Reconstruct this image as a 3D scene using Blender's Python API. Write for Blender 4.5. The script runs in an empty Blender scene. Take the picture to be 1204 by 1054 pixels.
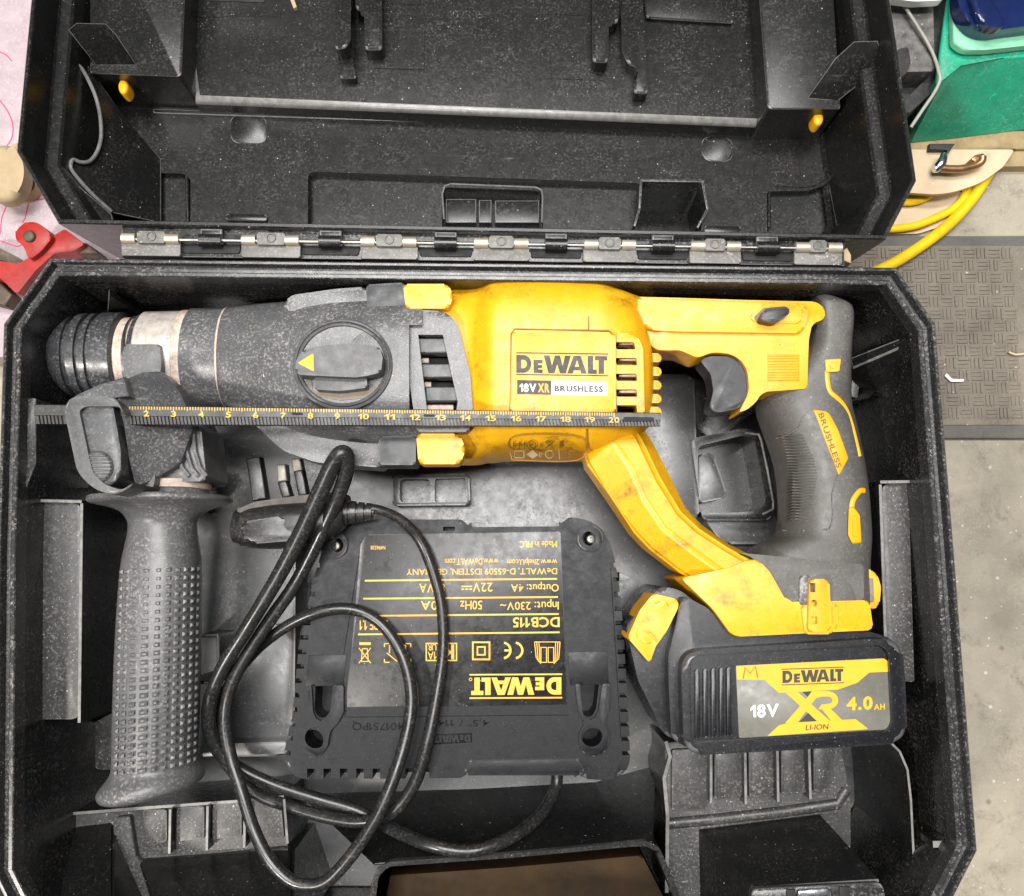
import bpy, bmesh, math, random
from mathutils import Vector, Matrix
random.seed(7)
S = 0.01                     # all sizes below are centimetres
SC = bpy.context.scene
COL = SC.collection

# ------------------------------------------------------------------ camera
F, CU, CV = 1100.0, 602.0, 527.0
T = math.radians(7.0)
DIST = 37.5
CAM = Vector((0, -DIST*math.sin(T), DIST*math.cos(T)))
RT, UP, FW = Vector((1, 0, 0)), Vector((0, math.cos(T), math.sin(T))), Vector((0, math.sin(T), -math.cos(T)))
cd = bpy.data.cameras.new('camera'); cam = bpy.data.objects.new('camera', cd); COL.objects.link(cam)
cam.location = CAM*S; cam.rotation_euler = (T, 0, 0)
cd.sensor_fit = 'HORIZONTAL'; cd.sensor_width = 36; cd.lens = 36*F/1204.0
cd.clip_start = 0.01; cd.clip_end = 50
SC.camera = cam

# ------------------------------------------------------------------ light of the workshop
w = bpy.data.worlds.new('World'); SC.world = w; w.use_nodes = True
bg = w.node_tree.nodes['Background']; bg.inputs[0].default_value = (0.92, 0.95, 1.0, 1); bg.inputs[1].default_value = 0.10
def lamp(name, loc, target, sx, sy, power, col):
    l = bpy.data.lights.new(name, 'AREA'); l.shape = 'RECTANGLE'; l.size = sx; l.size_y = sy; l.energy = power; l.color = col
    o = bpy.data.objects.new(name, l); COL.objects.link(o); o.location = loc
    o.rotation_euler = (Vector(target)-Vector(loc)).to_track_quat('-Z', 'Y').to_euler()
    return o
for cy, cz, p in ((0.05, 2.0, 43), (0.66, 2.0, 42)):                       # two rows of ceiling tubes
    lamp('ceiling_lamp', (-0.08, cy, cz), (-0.08, cy*0.8, 0), 1.3, 0.28, p, (1.0, 0.985, 0.96))
lamp('work_lamp', (-0.8, -0.7, 1.2), (0, 0, 0), 0.12, 0.12, 21, (1.0, 0.95, 0.88))
SC.view_settings.view_transform = 'Standard'; SC.view_settings.look = 'None'
SC.view_settings.exposure = -0.1; SC.view_settings.gamma = 1
SC.cycles.max_bounces = 6

# ------------------------------------------------------------------ picture coordinates -> place
def W(u, v, z):
    d = FW + RT*((u-CU)/F) + UP*((CV-v)/F)
    t = (z-CAM.z)/d.z
    return CAM + d*t
HY = W(600, 275, -0.3).y
def WL(u, v, d):             # lid: d centimetres below the lid's rim plane
    r = FW + RT*((u-CU)/F) + UP*((CV-v)/F)
    s = 0.07
    a = -0.3 + s*HY - d
    t = (a - s*CAM.y - CAM.z)/(r.z + s*r.y)
    return CAM + r*t

# ------------------------------------------------------------------ materials
def nd(nt, t, **k):
    n = nt.nodes.new(t)
    for a, b in k.items():
        if a in n.inputs.keys(): n.inputs[a].default_value = b
        else: setattr(n, a, b)
    return n
def mat(name, col, rough=0.45, metal=0.0, var=0.15, vscale=1.2, dust=0.0, dcol=(0.34, 0.31, 0.27), dscale=0.5, speck=0.0, spcol=(0.55, 0.53, 0.5),
        bump=0.0, bscale=12.0, scratch=0.0, spec=0.5, rvar=0.12, spsc=3.2, grime=0.0, gcol=(0.05, 0.035, 0.02), up=0.0, coat=0.0, pit=0.0, bdist=0.0001):
    m = bpy.data.materials.new(name); m.use_nodes = True; nt = m.node_tree
    b = nt.nodes['Principled BSDF']; L = nt.links.new
    b.inputs['Metallic'].default_value = metal; b.inputs['Specular IOR Level'].default_value = spec
    if coat: b.inputs['Coat Weight'].default_value = coat
    tc = nd(nt, 'ShaderNodeTexCoord'); mp = nd(nt, 'ShaderNodeMapping'); mp.inputs['Scale'].default_value = (100, 100, 100)
    L(tc.outputs['Object'], mp.inputs[0]); P = mp.outputs[0]
    def noise(sc, det=5, ro=0.6, dist=0.0):
        n = nd(nt, 'ShaderNodeTexNoise'); n.inputs['Scale'].default_value = sc; n.inputs['Detail'].default_value = det
        n.inputs['Roughness'].default_value = ro; n.inputs['Distortion'].default_value = dist; L(P, n.inputs['Vector']); return n.outputs['Fac']
    def ramp(x, a, c, lo=0.0, hi=1.0):
        r = nd(nt, 'ShaderNodeMapRange'); r.inputs[1].default_value = a; r.inputs[2].default_value = c
        r.inputs[3].default_value = lo; r.inputs[4].default_value = hi; L(x, r.inputs[0]); return r.outputs[0]
    def mul(x, y):
        q = nd(nt, 'ShaderNodeMath', operation='MULTIPLY')
        L(x, q.inputs[0])
        if isinstance(y, float): q.inputs[1].default_value = y
        else: L(y, q.inputs[1])
        return q.outputs[0]
    def mix(fac, ca, cb):
        q = nd(nt, 'ShaderNodeMix', data_type='RGBA')
        L(fac, q.inputs[0])
        for i, c in ((6, ca), (7, cb)):
            if isinstance(c, tuple): q.inputs[i].default_value = (*c, 1)
            else: L(c, q.inputs[i])
        return q.outputs[2]
    v = noise(vscale, 6)
    c = mix(ramp(v, 0.3, 0.7), tuple(x*(1-var) for x in col), tuple(min(1, x*(1+var)) for x in col))
    if grime:
        g = mul(ramp(noise(0.55, 8, 0.68, 0.6), 0.52, 0.74), ramp(noise(4.0, 4, 0.7), 0.3, 0.62))
        c = mix(mul(g, float(grime)), c, gcol)
    rf = ramp(noise(2.3, 4), 0.3, 0.7, rough-rvar*0.6, rough+rvar)
    if dust:
        g = mul(ramp(noise(dscale*1.1, 4, 0.6, 0.3), 0.36, 0.68, 0.10, 1.0), ramp(noise(8.5, 3, 0.62), 0.50, 0.70))
        g = mul(g, ramp(noise(31.0, 2, 0.5), 0.3, 0.6, 0.4, 1.0))
        ns2 = nd(nt, 'ShaderNodeTexNoise'); st = nd(nt, 'ShaderNodeMapping'); st.inputs['Scale'].default_value = (0.35, 2.6, 0.6); st.inputs['Rotation'].default_value = (0.3, 0.2, 0.5)
        L(P, st.inputs[0]); L(st.outputs[0], ns2.inputs['Vector']); ns2.inputs['Scale'].default_value = 2.2; ns2.inputs['Detail'].default_value = 8; ns2.inputs['Roughness'].default_value = 0.75
        sm = mul(ramp(ns2.outputs['Fac'], 0.55, 0.75), ramp(noise(0.7, 3), 0.5, 0.65))
        mx = nd(nt, 'ShaderNodeMath', operation='MAXIMUM'); L(g, mx.inputs[0]); L(sm, mx.inputs[1]); g = mx.outputs[0]
        if up:
            ge = nd(nt, 'ShaderNodeNewGeometry'); sx = nd(nt, 'ShaderNodeSeparateXYZ'); L(ge.outputs['Normal'], sx.inputs[0])
            g = mul(g, ramp(sx.outputs[2], 0.2, 0.9, 1-up, 1.0))
        g = mul(g, float(dust)); c = mix(g, c, dcol)
        rr = nd(nt, 'ShaderNodeMath', operation='ADD', use_clamp=True); L(rf, rr.inputs[0]); L(mul(g, 0.4), rr.inputs[1]); rf = rr.outputs[0]
    if speck:
        for sc, thr, dens in ((spsc, 0.13, 0.25*speck), (spsc*2.3, 0.17, 0.3*speck)):
            vo = nd(nt, 'ShaderNodeTexVoronoi'); vo.inputs['Scale'].default_value = sc; L(P, vo.inputs['Vector'])
            sp = nd(nt, 'ShaderNodeSeparateColor'); L(vo.outputs['Color'], sp.inputs[0])
            near = ramp(vo.outputs['Distance'], thr, thr*0.55)
            on = nd(nt, 'ShaderNodeMath', operation='GREATER_THAN'); L(sp.outputs[0], on.inputs[0]); on.inputs[1].default_value = 1-dens
            f = mul(mul(near, on.outputs[0]), ramp(sp.outputs[1], 0.0, 1.0, 0.25, 0.9))
            c = mix(f, c, spcol)
    if pit:
        vo = nd(nt, 'ShaderNodeTexVoronoi'); vo.inputs['Scale'].default_value = 0.8; L(P, vo.inputs['Vector'])
        sp = nd(nt, 'ShaderNodeSeparateColor'); L(vo.outputs['Color'], sp.inputs[0])
        on = nd(nt, 'ShaderNodeMath', operation='GREATER_THAN'); L(sp.outputs[0], on.inputs[0]); on.inputs[1].default_value = 1-pit
        c = mix(mul(mul(ramp(vo.outputs['Distance'], 0.16, 0.07), on.outputs[0]), ramp(sp.outputs[1], 0.0, 1.0, 0.2, 0.7)), c, tuple(x*0.3 for x in col))
    if scratch:
        ns = nd(nt, 'ShaderNodeTexNoise'); ns.inputs['Scale'].default_value = 1.0; L(P, ns.inputs['Vector'])
        vv = nd(nt, 'ShaderNodeVectorMath', operation='MULTIPLY_ADD'); L(ns.outputs['Color'], vv.inputs[0]); vv.inputs[1].default_value = (1.4, 1.4, 1.4); L(P, vv.inputs[2])
        e = nd(nt, 'ShaderNodeTexVoronoi', feature='DISTANCE_TO_EDGE'); e.inputs['Scale'].default_value = 0.9; L(vv.outputs[0], e.inputs['Vector'])
        ln = mul(ramp(e.outputs['Distance'], 0.012, 0.003), ramp(noise(1.7, 3), 0.5, 0.62))
        c = mix(mul(ln, float(scratch)), c, tuple(min(1, x*1.8+0.09) for x in col))
    L(c, b.inputs['Base Color']); L(rf, b.inputs['Roughness'])
    if bump:
        bn = nd(nt, 'ShaderNodeBump'); bn.inputs['Strength'].default_value = bump; bn.inputs['Distance'].default_value = bdist
        L(noise(bscale, 3, 0.6), bn.inputs['Height']); L(bn.outputs[0], b.inputs['Normal'])
    return m
M = {}
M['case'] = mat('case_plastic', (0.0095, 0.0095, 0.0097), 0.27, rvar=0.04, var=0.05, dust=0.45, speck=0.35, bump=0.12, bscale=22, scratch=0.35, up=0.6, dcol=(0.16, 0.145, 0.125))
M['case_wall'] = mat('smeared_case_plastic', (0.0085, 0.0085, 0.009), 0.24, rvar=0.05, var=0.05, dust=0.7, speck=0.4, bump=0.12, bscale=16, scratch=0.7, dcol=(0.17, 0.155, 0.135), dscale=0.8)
M['case_edge'] = mat('highlit_worn_case_edge', (0.17, 0.167, 0.162), 0.27, var=0.3, vscale=2.5, dust=0.4, dcol=(0.4, 0.38, 0.35))  # paler copy for bevels, rib tops and edge tubes: highlights painted in, plus wear
M['knob_edge'] = mat('highlit_worn_knob_edge', (0.2, 0.195, 0.19), 0.34, var=0.3, dust=0.5, dcol=(0.45, 0.42, 0.4))  # paler knob plastic for bevels: edge highlight put into the colour, plus wear
M['soft_edge'] = mat('highlit_worn_dark_edge', (0.085, 0.085, 0.087), 0.25, var=0.3, vscale=2.5, dust=0.3, dcol=(0.3, 0.28, 0.26))  # lighter copy of the dark plastics: edge highlight in the colour, some wear
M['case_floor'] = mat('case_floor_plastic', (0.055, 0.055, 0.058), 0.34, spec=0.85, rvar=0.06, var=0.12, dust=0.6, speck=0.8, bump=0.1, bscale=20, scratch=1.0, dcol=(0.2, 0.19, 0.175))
M['case_rim'] = mat('case_rim_plastic', (0.024, 0.024, 0.025), 0.24, rvar=0.06, dust=0.75, speck=1.4, bump=0.15, dscale=0.9, scratch=0.4, up=0.6, dcol=(0.42, 0.40, 0.37))
M['case_dusty'] = mat('dusty_case_plastic', (0.032, 0.031, 0.03), 0.38, dust=0.9, speck=2.6, bump=0.6, bscale=9, up=0.8, dcol=(0.23, 0.215, 0.195), spcol=(0.48, 0.46, 0.44))
M['yellow'] = mat('yellow_nylon', (0.745, 0.382, 0.008), 0.36, var=0.08, grime=0.95, gcol=(0.11, 0.045, 0.006), bump=0.25, bscale=16, dust=0.4, dcol=(0.28, 0.12, 0.02), dscale=1.0, scratch=0.3, speck=0.25, spsc=4, spcol=(0.12, 0.05, 0.01))
M['yellow_clean'] = mat('yellow_overmould', (0.76, 0.375, 0.007), 0.40, var=0.05, grime=0.4, gcol=(0.2, 0.09, 0.02), bump=0.15)
M['gear'] = mat('charcoal_gearcase', (0.085, 0.086, 0.091), 0.32, rvar=0.05, dust=1.0, dscale=0.5, speck=2.2, spsc=5, bump=0.8, bscale=12, dcol=(0.46, 0.43, 0.40), up=0.2, grime=0.35, gcol=(0.30, 0.285, 0.27))
M['knob'] = mat('knob_plastic', (0.075, 0.076, 0.08), 0.42, dust=0.45, bump=0.4, speck=0.5, spsc=6, dcol=(0.36, 0.32, 0.28))
M['grime'] = mat('brown_dust', (0.2, 0.165, 0.135), 0.8, dust=0.5, dcol=(0.4, 0.32, 0.27), dscale=1.5, bump=0.6, bscale=8)
M['chuck'] = mat('black_chuck', (0.035, 0.036, 0.04), 0.30, dust=0.9, dscale=0.7, dcol=(0.30, 0.29, 0.28), scratch=0.7, speck=0.6, spsc=6)
M['cream'] = mat('dusty_collar', (0.55, 0.43, 0.36), 0.55, var=0.35, vscale=3.2, dust=0.8, dcol=(0.72, 0.65, 0.6), grime=0.9, gcol=(0.12, 0.10, 0.085), speck=0.8, spsc=5, spcol=(0.15, 0.12, 0.1))
M['silver'] = mat('worn_metal', (0.58, 0.53, 0.48), 0.34, metal=0.35, var=0.3, vscale=2.5, dust=0.9, dcol=(0.72, 0.66, 0.6), speck=0.7, spsc=6, spcol=(0.12, 0.1, 0.09), scratch=0.5)
M['rubber'] = mat('grey_rubber', (0.082, 0.079, 0.074), 0.45, dust=0.45, speck=0.35, spsc=5, bump=0.5, bscale=18, dcol=(0.3, 0.25, 0.2), up=0.3)
M['handle'] = mat('handle_rubber', (0.095, 0.095, 0.099), 0.36, rvar=0.05, dust=1.0, speck=0.8, spsc=6, dcol=(0.40, 0.37, 0.34), bump=0.4, bscale=16, up=0.2)
M['trigger'] = mat('trigger_plastic', (0.016, 0.017, 0.020), 0.32, spec=0.35, dust=0.15, bump=0.1, dcol=(0.12, 0.11, 0.1))
M['frame'] = mat('clamp_frame_plastic', (0.075, 0.076, 0.08), 0.42, dust=0.45, bump=0.4, speck=0.5, spsc=6, dcol=(0.36, 0.32, 0.28))
M['pad'] = mat('smooth_charger_pad', (0.008, 0.008, 0.0095), 0.34, spec=0.2, scratch=0.3)
M['rod'] = mat('rod_plastic', (0.024, 0.023, 0.022), 0.38, dust=0.35, bump=0.3, dcol=(0.25, 0.23, 0.2))
M['battery'] = mat('battery_plastic', (0.010, 0.0105, 0.0125), 0.26, spec=0.35, rvar=0.04, dust=0.2, speck=0.35, spsc=6, bump=0.2, bscale=22, scratch=0.3, dcol=(0.14, 0.14, 0.14))
M['charger'] = mat('charger_plastic', (0.009, 0.0095, 0.0115), 0.38, var=0.2, spec=0.2, dust=0.06, speck=1.6, spsc=11, bump=0.2, bscale=16, dcol=(0.12, 0.12, 0.12), spcol=(0.20, 0.20, 0.215))  # pale specks paint the glints of the textured surface
M['label_black'] = mat('black_label', (0.012, 0.012, 0.0125), 0.30, dust=0.2, scratch=0.3, speck=0.2, spsc=5, dcol=(0.12, 0.12, 0.12))
M['label_grey'] = mat('grey_label', (0.125, 0.12, 0.10), 0.36, var=0.12, dust=0.2, speck=0.3, spsc=6)
M['label_yellow'] = mat('yellow_label', (0.74, 0.39, 0.012), 0.36, var=0.05, grime=0.25, gcol=(0.3, 0.15, 0.03))
M['print_yellow'] = mat('yellow_print', (0.74, 0.40, 0.02), 0.42, var=0.12, vscale=6)
M['print_black'] = mat('black_print', (0.03, 0.026, 0.022), 0.5)
M['print_brown'] = mat('dark_brown_print', (0.16, 0.09, 0.02), 0.5)
M['print_white'] = mat('white_print', (0.82, 0.81, 0.77), 0.45, var=0.06)
M['print_red'] = mat('red_pen', (0.6, 0.08, 0.02), 0.5)
M['emboss'] = mat('embossed_plastic', (0.006, 0.006, 0.007), 0.5, spec=0.1)
M['cord'] = mat('cord_rubber', (0.015, 0.015, 0.016), 0.27, dust=0.4, dscale=1.2, dcol=(0.24, 0.22, 0.19), bump=0.25, bscale=8)
M['plug'] = mat('plug_plastic', (0.016, 0.0155, 0.0155), 0.30, dust=0.45, dcol=(0.14, 0.125, 0.105), bump=0.2)
M['pin_metal'] = mat('dull_pin_metal', (0.22, 0.2, 0.17), 0.5, metal=0.5, var=0.2)
M['worn_red'] = mat('worn_red_print', (0.55, 0.2, 0.02), 0.5)
M['plug_dirt'] = mat('dirty_plug_face', (0.07, 0.058, 0.048), 0.6, var=0.3, dust=0.4)
M['steel'] = mat('steel', (0.30, 0.29, 0.265), 0.42, metal=1.0, var=0.2, dust=0.6, dcol=(0.25, 0.22, 0.19))
M['hinge'] = mat('dusty_hinge', (0.11, 0.105, 0.097), 0.4, dust=1.0, dscale=1.6, dcol=(0.42, 0.385, 0.34), speck=1.4, bump=0.3)
M['brass'] = mat('hinge_leaf', (0.55, 0.48, 0.38), 0.4, metal=0.6, var=0.2, dust=0.5)
M['void'] = mat('dark_inside', (0.008, 0.008, 0.008), 0.7)
M['brown'] = mat('brown_stained_tray', (0.028, 0.014, 0.003), 0.5, spec=0.15, var=0.6, vscale=0.35, dust=0.4, dcol=(0.06, 0.035, 0.012))
M['concrete'] = mat('concrete', (0.31, 0.275, 0.215), 0.7, var=0.25, vscale=0.3, dust=0.8, dcol=(0.42, 0.385, 0.315), dscale=0.3, speck=0.9, spsc=1.2, spcol=(0.6, 0.57, 0.52), bump=0.9, bscale=5, grime=1.0, gcol=(0.12, 0.095, 0.072), pit=0.12)
M['mat'] = mat('mat_rubber', (0.185, 0.16, 0.128), 0.8, var=0.25, vscale=0.4, dust=0.8, dcol=(0.30, 0.27, 0.225), speck=0.4, spsc=1.3, spcol=(0.75, 0.73, 0.7), bump=0.8, bscale=8, grime=0.6, gcol=(0.07, 0.06, 0.05))
M['mat_edge'] = mat('mat_edge_rubber', (0.11, 0.105, 0.095), 0.8, dust=0.5, dcol=(0.22, 0.2, 0.18))
M['cardboard'] = mat('cardboard', (0.58, 0.45, 0.30), 0.8, var=0.1, dust=0.4, dcol=(0.68, 0.58, 0.45), speck=0.25, spsc=1.5, spcol=(0.85, 0.83, 0.8))
M['wood'] = mat('plank_wood', (0.30, 0.22, 0.11), 0.7, var=0.3, dust=0.3)
M['pale_wood'] = mat('turned_wood', (0.40, 0.30, 0.175), 0.6, var=0.15, vscale=0.8, grime=0.4, gcol=(0.15, 0.1, 0.05))
M['green'] = mat('green_plastic', (0.006, 0.31, 0.18), 0.34, var=0.15, dust=0.5, dcol=(0.4, 0.5, 0.44), dscale=0.35, scratch=0.7, grime=0.5, gcol=(0.02, 0.12, 0.08))
M['green_lip'] = mat('light_green_plastic', (0.03, 0.60, 0.36), 0.4, var=0.08)
M['pale_green'] = mat('worn_green_plastic', (0.20, 0.52, 0.34), 0.5, var=0.1)
M['blue'] = mat('blue_plastic', (0.007, 0.016, 0.075), 0.14, var=0.2, vscale=0.4, coat=0.4)
M['bag'] = mat('grey_fabric', (0.15, 0.143, 0.138), 0.85, var=0.6, vscale=2.0, speck=1.6, spsc=1.8, bump=1.0, bscale=6, grime=0.8, gcol=(0.04, 0.038, 0.036))
M['bag_dark'] = mat('black_webbing', (0.022, 0.022, 0.022), 0.6, var=0.3, dust=0.6, bump=0.8, bscale=5, dcol=(0.14, 0.13, 0.12))
M['cable_white'] = mat('grey_cable', (0.36, 0.345, 0.31), 0.5)
M['hose'] = mat('yellow_hose', (0.83, 0.56, 0.01), 0.38, var=0.08, grime=0.3)
M['copper'] = mat('tarnished_copper', (0.42, 0.24, 0.12), 0.35, metal=0.85, var=0.25)
M['chrome'] = mat('chrome', (0.62, 0.63, 0.66), 0.2, metal=1.0, var=0.15)
M['red'] = mat('red_paint', (0.34, 0.014, 0.009), 0.42, var=0.15, grime=1.0, gcol=(0.06, 0.035, 0.028), dust=0.5, dcol=(0.2, 0.1, 0.08), speck=0.6, spsc=3, spcol=(0.1, 0.07, 0.06))
M['rust'] = mat('rusty_steel', (0.10, 0.075, 0.055), 0.6, metal=0.4, var=0.5, vscale=2)
M['board'] = mat('painted_board', (0.40, 0.32, 0.345), 0.6, var=0.18, vscale=0.8, dust=1.0, dcol=(0.52, 0.49, 0.495), dscale=0.5, grime=0.8, gcol=(0.33, 0.17, 0.225), speck=0.9, spsc=2, spcol=(0.62, 0.6, 0.59))
EDGE = {'case': 'case_edge', 'case_floor': 'case_edge', 'case_dusty': 'case_edge', 'case_wall': 'case_edge', 'case_rim': 'case_edge', 'charger': 'soft_edge', 'battery': 'soft_edge', 'chuck': 'soft_edge', 'frame': 'knob_edge', 'trigger': 'soft_edge', 'rod': 'soft_edge'}  # bevel faces take the paler copy, a painted edge highlight with wear
M['seam_dirt'] = mat('dirt_in_seam', (0.30, 0.14, 0.02), 0.7)
M['pencil'] = mat('pink_pencil', (0.70, 0.10, 0.22), 0.6)

# ------------------------------------------------------------------ builders
ORIG = {}
def thing(name, label, cat, base, group=None):
    o = bpy.data.objects.new(name, None); COL.objects.link(o); o.location = base*S; o.empty_display_size = 0.02
    o['label'] = label; o['category'] = cat
    if group: o['group'] = group
    ORIG[o.name] = base.copy(); return o
def shade(bm, ang=38):
    a = math.radians(ang)
    bm.normal_update()
    for f in bm.faces: f.smooth = True
    for e in bm.edges:
        e.smooth = len(e.link_faces) != 2 or e.calc_face_angle(0) < a
SPLIT = {'ledge_rib', 'shelf_rib', 'shelf_cell', 'pocket_rib', 'latch_slot', 'texture_ridge', 'latch_rib', 'hinge_barrel', 'release_button_ridge', 'neck_rib', 'knob_ring', 'mould_line', 'rod_recess', 'vent_dust', 'corner_rib', 'grip_line', 'pocket_lip'}
def islands(bm):
    seen, out = set(), []
    bm.verts.ensure_lookup_table()
    for v in bm.verts:
        if v in seen: continue
        st, grp = [v], []; seen.add(v)
        while st:
            x = st.pop(); grp.append(x)
            for e in x.link_edges:
                y = e.other_vert(x)
                if y not in seen: seen.add(y); st.append(y)
        out.append(grp)
    return out
def mk(name, bm, m, parent=None, ang=38, kind=None, recalc=True, label=None):
    if name in SPLIT:
        gr = islands(bm)
        if len(gr) > 1:
            o = None
            for g in gr:
                nb = bmesh.new(); mp = {v: nb.verts.new(v.co) for v in g}
                for f in {f for v in g for f in v.link_faces}:
                    nf = nb.faces.new([mp[v] for v in f.verts]); nf.material_index = f.material_index
                o = mk1(name, nb, m, parent, ang, kind, recalc, label)
            bm.free(); return o
    return mk1(name, bm, m, parent, ang, kind, recalc, label)
def mk1(name, bm, m, parent=None, ang=38, kind=None, recalc=True, label=None):
    if recalc: bmesh.ops.recalc_face_normals(bm, faces=bm.faces)
    shade(bm, ang)
    org = ORIG.get(parent.name, Vector((0, 0, 0))) if parent else Vector((0, 0, 0))
    for v in bm.verts: v.co = (v.co-org)*S
    me = bpy.data.meshes.new(name); bm.to_mesh(me); bm.free()
    me.materials.append(M[m]); me.materials.append(M[EDGE.get(m, m)])
    o = bpy.data.objects.new(name, me); COL.objects.link(o)
    if parent: o.parent = parent; ORIG[o.name] = org
    else: ORIG[o.name] = org
    if kind: o['kind'] = kind
    if label: o['label'] = label
    return o
def cut(o, cutters, ang=38):
    org = ORIG[o.name]
    bm = bmesh.new()
    for c in cutters:
        me = bpy.data.meshes.new('tmp'); bmesh.ops.recalc_face_normals(c, faces=c.faces); c.to_mesh(me); c.free(); bm.from_mesh(me); bpy.data.meshes.remove(me)
    for v in bm.verts: v.co = (v.co-org)*S
    me = bpy.data.meshes.new('tmp'); bm.to_mesh(me); bm.free()
    co = bpy.data.objects.new('tmp', me); COL.objects.link(co)
    md = o.modifiers.new('b', 'BOOLEAN'); md.object = co; md.operation = 'DIFFERENCE'; md.solver = 'EXACT'; md.use_self = True
    bpy.context.view_layer.update()
    dg = bpy.context.evaluated_depsgraph_get()
    # cutter must sit in the same space as the mesh: both parents are plain translations
    co.location = o.matrix_world.translation
    bpy.context.view_layer.update(); dg = bpy.context.evaluated_depsgraph_get()
    nm = bpy.data.meshes.new_from_object(o.evaluated_get(dg))
    o.modifiers.clear(); old = o.data; o.data = nm; nm.name = old.name; bpy.data.meshes.remove(old)
    bpy.data.objects.remove(co); bpy.data.meshes.remove(me)
    b2 = bmesh.new(); b2.from_mesh(nm); bmesh.ops.remove_doubles(b2, verts=b2.verts, dist=1e-6); shade(b2, ang); b2.to_mesh(nm); b2.free()
    return o
def rnd(pts, r, n=4):
    """round the corners of a closed polyline; a point may carry its own radius as 3rd value"""
    out = []; N = len(pts)
    for i in range(N):
        p = pts[i]; rr = p[2] if len(p) > 2 else r
        a, b, c = Vector(pts[i-1][:2]), Vector(p[:2]), Vector(pts[(i+1) % N][:2])
        d1, d2 = (a-b), (c-b); k = min(rr, d1.length*0.48, d2.length*0.48)
        if k < 0.3: out.append((b.x, b.y)); continue
        s, e = b+d1.normalized()*k, b+d2.normalized()*k
        for j in range(n+1):
            t = j/n; q = s*(1-t)**2 + b*2*t*(1-t) + e*t*t; out.append((q.x, q.y))
    return out
def prism(bm, top, bot, bev=0.0, seg=3, sides=True, capb=True, bev_side=0.0):
    """top / bot: equal-length lists of world points"""
    a = [bm.verts.new(p) for p in top]; b = [bm.verts.new(p) for p in bot]; n = len(a)
    f = bm.faces.new(a)
    te = list(f.edges)
    for i in range(n):
        j = (i+1) % n; bm.faces.new((a[j], a[i], b[i], b[j]))
    if capb: bm.faces.new(b[::-1])
    if bev > 0:
        bmesh.ops.bevel(bm, geom=te, offset=bev, segments=seg, profile=0.5, affect='EDGES', clamp_overlap=True, material=1)
def slab_bm(px, z1, z0, bev=0.08, r=0.0, seg=3, proj=W, bm=None, draft=0.0):
    bm = bm or bmesh.new()
    if r: px = rnd(px, r)
    top = [proj(p[0], p[1], z1) for p in px]
    c = sum(top, Vector())/len(top)
    bot = [Vector((p.x, p.y, p.z-(z1-z0))) + ((p-c).normalized()*draft) for p in top] if proj is W else \
          [Vector((p.x, p.y, p.z-(z0-z1))) for p in top]
    prism(bm, top, bot, bev, seg)
    return bm
def slab(name, px, z1, z0, m, parent=None, bev=0.08, r=0.0, seg=3, proj=W, ang=38, draft=0.0, **k):
    return mk(name, slab_bm(px, z1, z0, bev, r, seg, proj, None, draft), m, parent, ang, **k)
def box_bm(bm, p, q, thick_dir=None):
    pass
def wall_bm(bm, pts, z1, z0, t):
    """thin upright wall along picture points (list of u,v[,z1]) between heights"""
    P = [W(p[0], p[1], p[2] if len(p) > 2 else z1) for p in pts]; n = len(P)
    L, R = [], []
    for i in range(n):
        d = (P[min(i+1, n-1)]-P[max(i-1, 0)]); d.z = 0; d.normalize(); s = Vector((-d.y, d.x, 0))*t*0.5
        L.append(P[i]+s); R.append(P[i]-s)
    lv = [(bm.verts.new(L[i]), bm.verts.new(R[i]), bm.verts.new((R[i].x, R[i].y, z0)), bm.verts.new((L[i].x, L[i].y, z0))) for i in range(n)]
    for i in range(n-1):
        for k in range(4):
            f = bm.faces.new((lv[i][k], lv[i][(k+1) % 4], lv[i+1][(k+1) % 4], lv[i+1][k])); f.material_index = 1 if k == 0 else 0
    bm.faces.new(lv[0][::-1]); bm.faces.new(lv[-1])
def catmull(P, k):
    out = []; n = len(P)
    for i in range(n-1):
        p0, p1, p2, p3 = P[max(i-1, 0)], P[i], P[i+1], P[min(i+2, n-1)]
        for j in range(k):
            t = j/k
            out.append(tuple(0.5*((2*b)+(-a+c)*t+(2*a-5*b+4*c-d)*t*t+(-a+3*b-3*c+d)*t**3) for a, b, c, d in zip(p0, p1, p2, p3)))
    out.append(tuple(P[-1])); return out
def sgp(x, p): return math.copysign(abs(x)**p, x)
def loft_bm(secs, sub=1, ns=40, bm=None, cap=True):
    """secs: (uL,vL,uR,vR,zc,rz,n) cross-sections, silhouette points in picture units at height zc"""
    bm = bm or bmesh.new()
    if sub > 1: secs = catmull(secs, sub)
    rings = []
    for (ul, vl, ur, vr, zc, rz, n) in secs:
        k = min(0.8, 0.22+(n-2)*0.32)*rz; um, vm = (ul+ur)/2, (vl+vr)/2; up_ = abs(ul-ur) < 1e-6; rm = math.hypot(um-602, vm-662)
        a, b = (W(x, y, zc+(0.35*k if math.hypot(x-602, y-662) > rm else -k)) for x, y in ((ul, vl), (ur, vr))); a.z = b.z = zc
        if up_: a.x = b.x = W(ul, vm, zc+0.5*rz).x
        c = (a+b)/2; h = (b-a)/2
        rings.append([bm.verts.new(c + h*sgp(math.cos(2*math.pi*i/ns), 2/n) + Vector((0, 0, rz*sgp(math.sin(2*math.pi*i/ns), 2/n)))) for i in range(ns)])
    for A, B in zip(rings, rings[1:]):
        for i in range(ns):
            j = (i+1) % ns; bm.faces.new((A[i], A[j], B[j], B[i]))
    if cap: bm.faces.new(rings[0][::-1]); bm.faces.new(rings[-1])
    return bm
def hs(l):                   # sections across a body that runs along u: (u, vtop, vbot, zc, rz, n)
    return [(u, b, u, a, z, r, n) for (u, a, b, z, r, n) in l]
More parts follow.
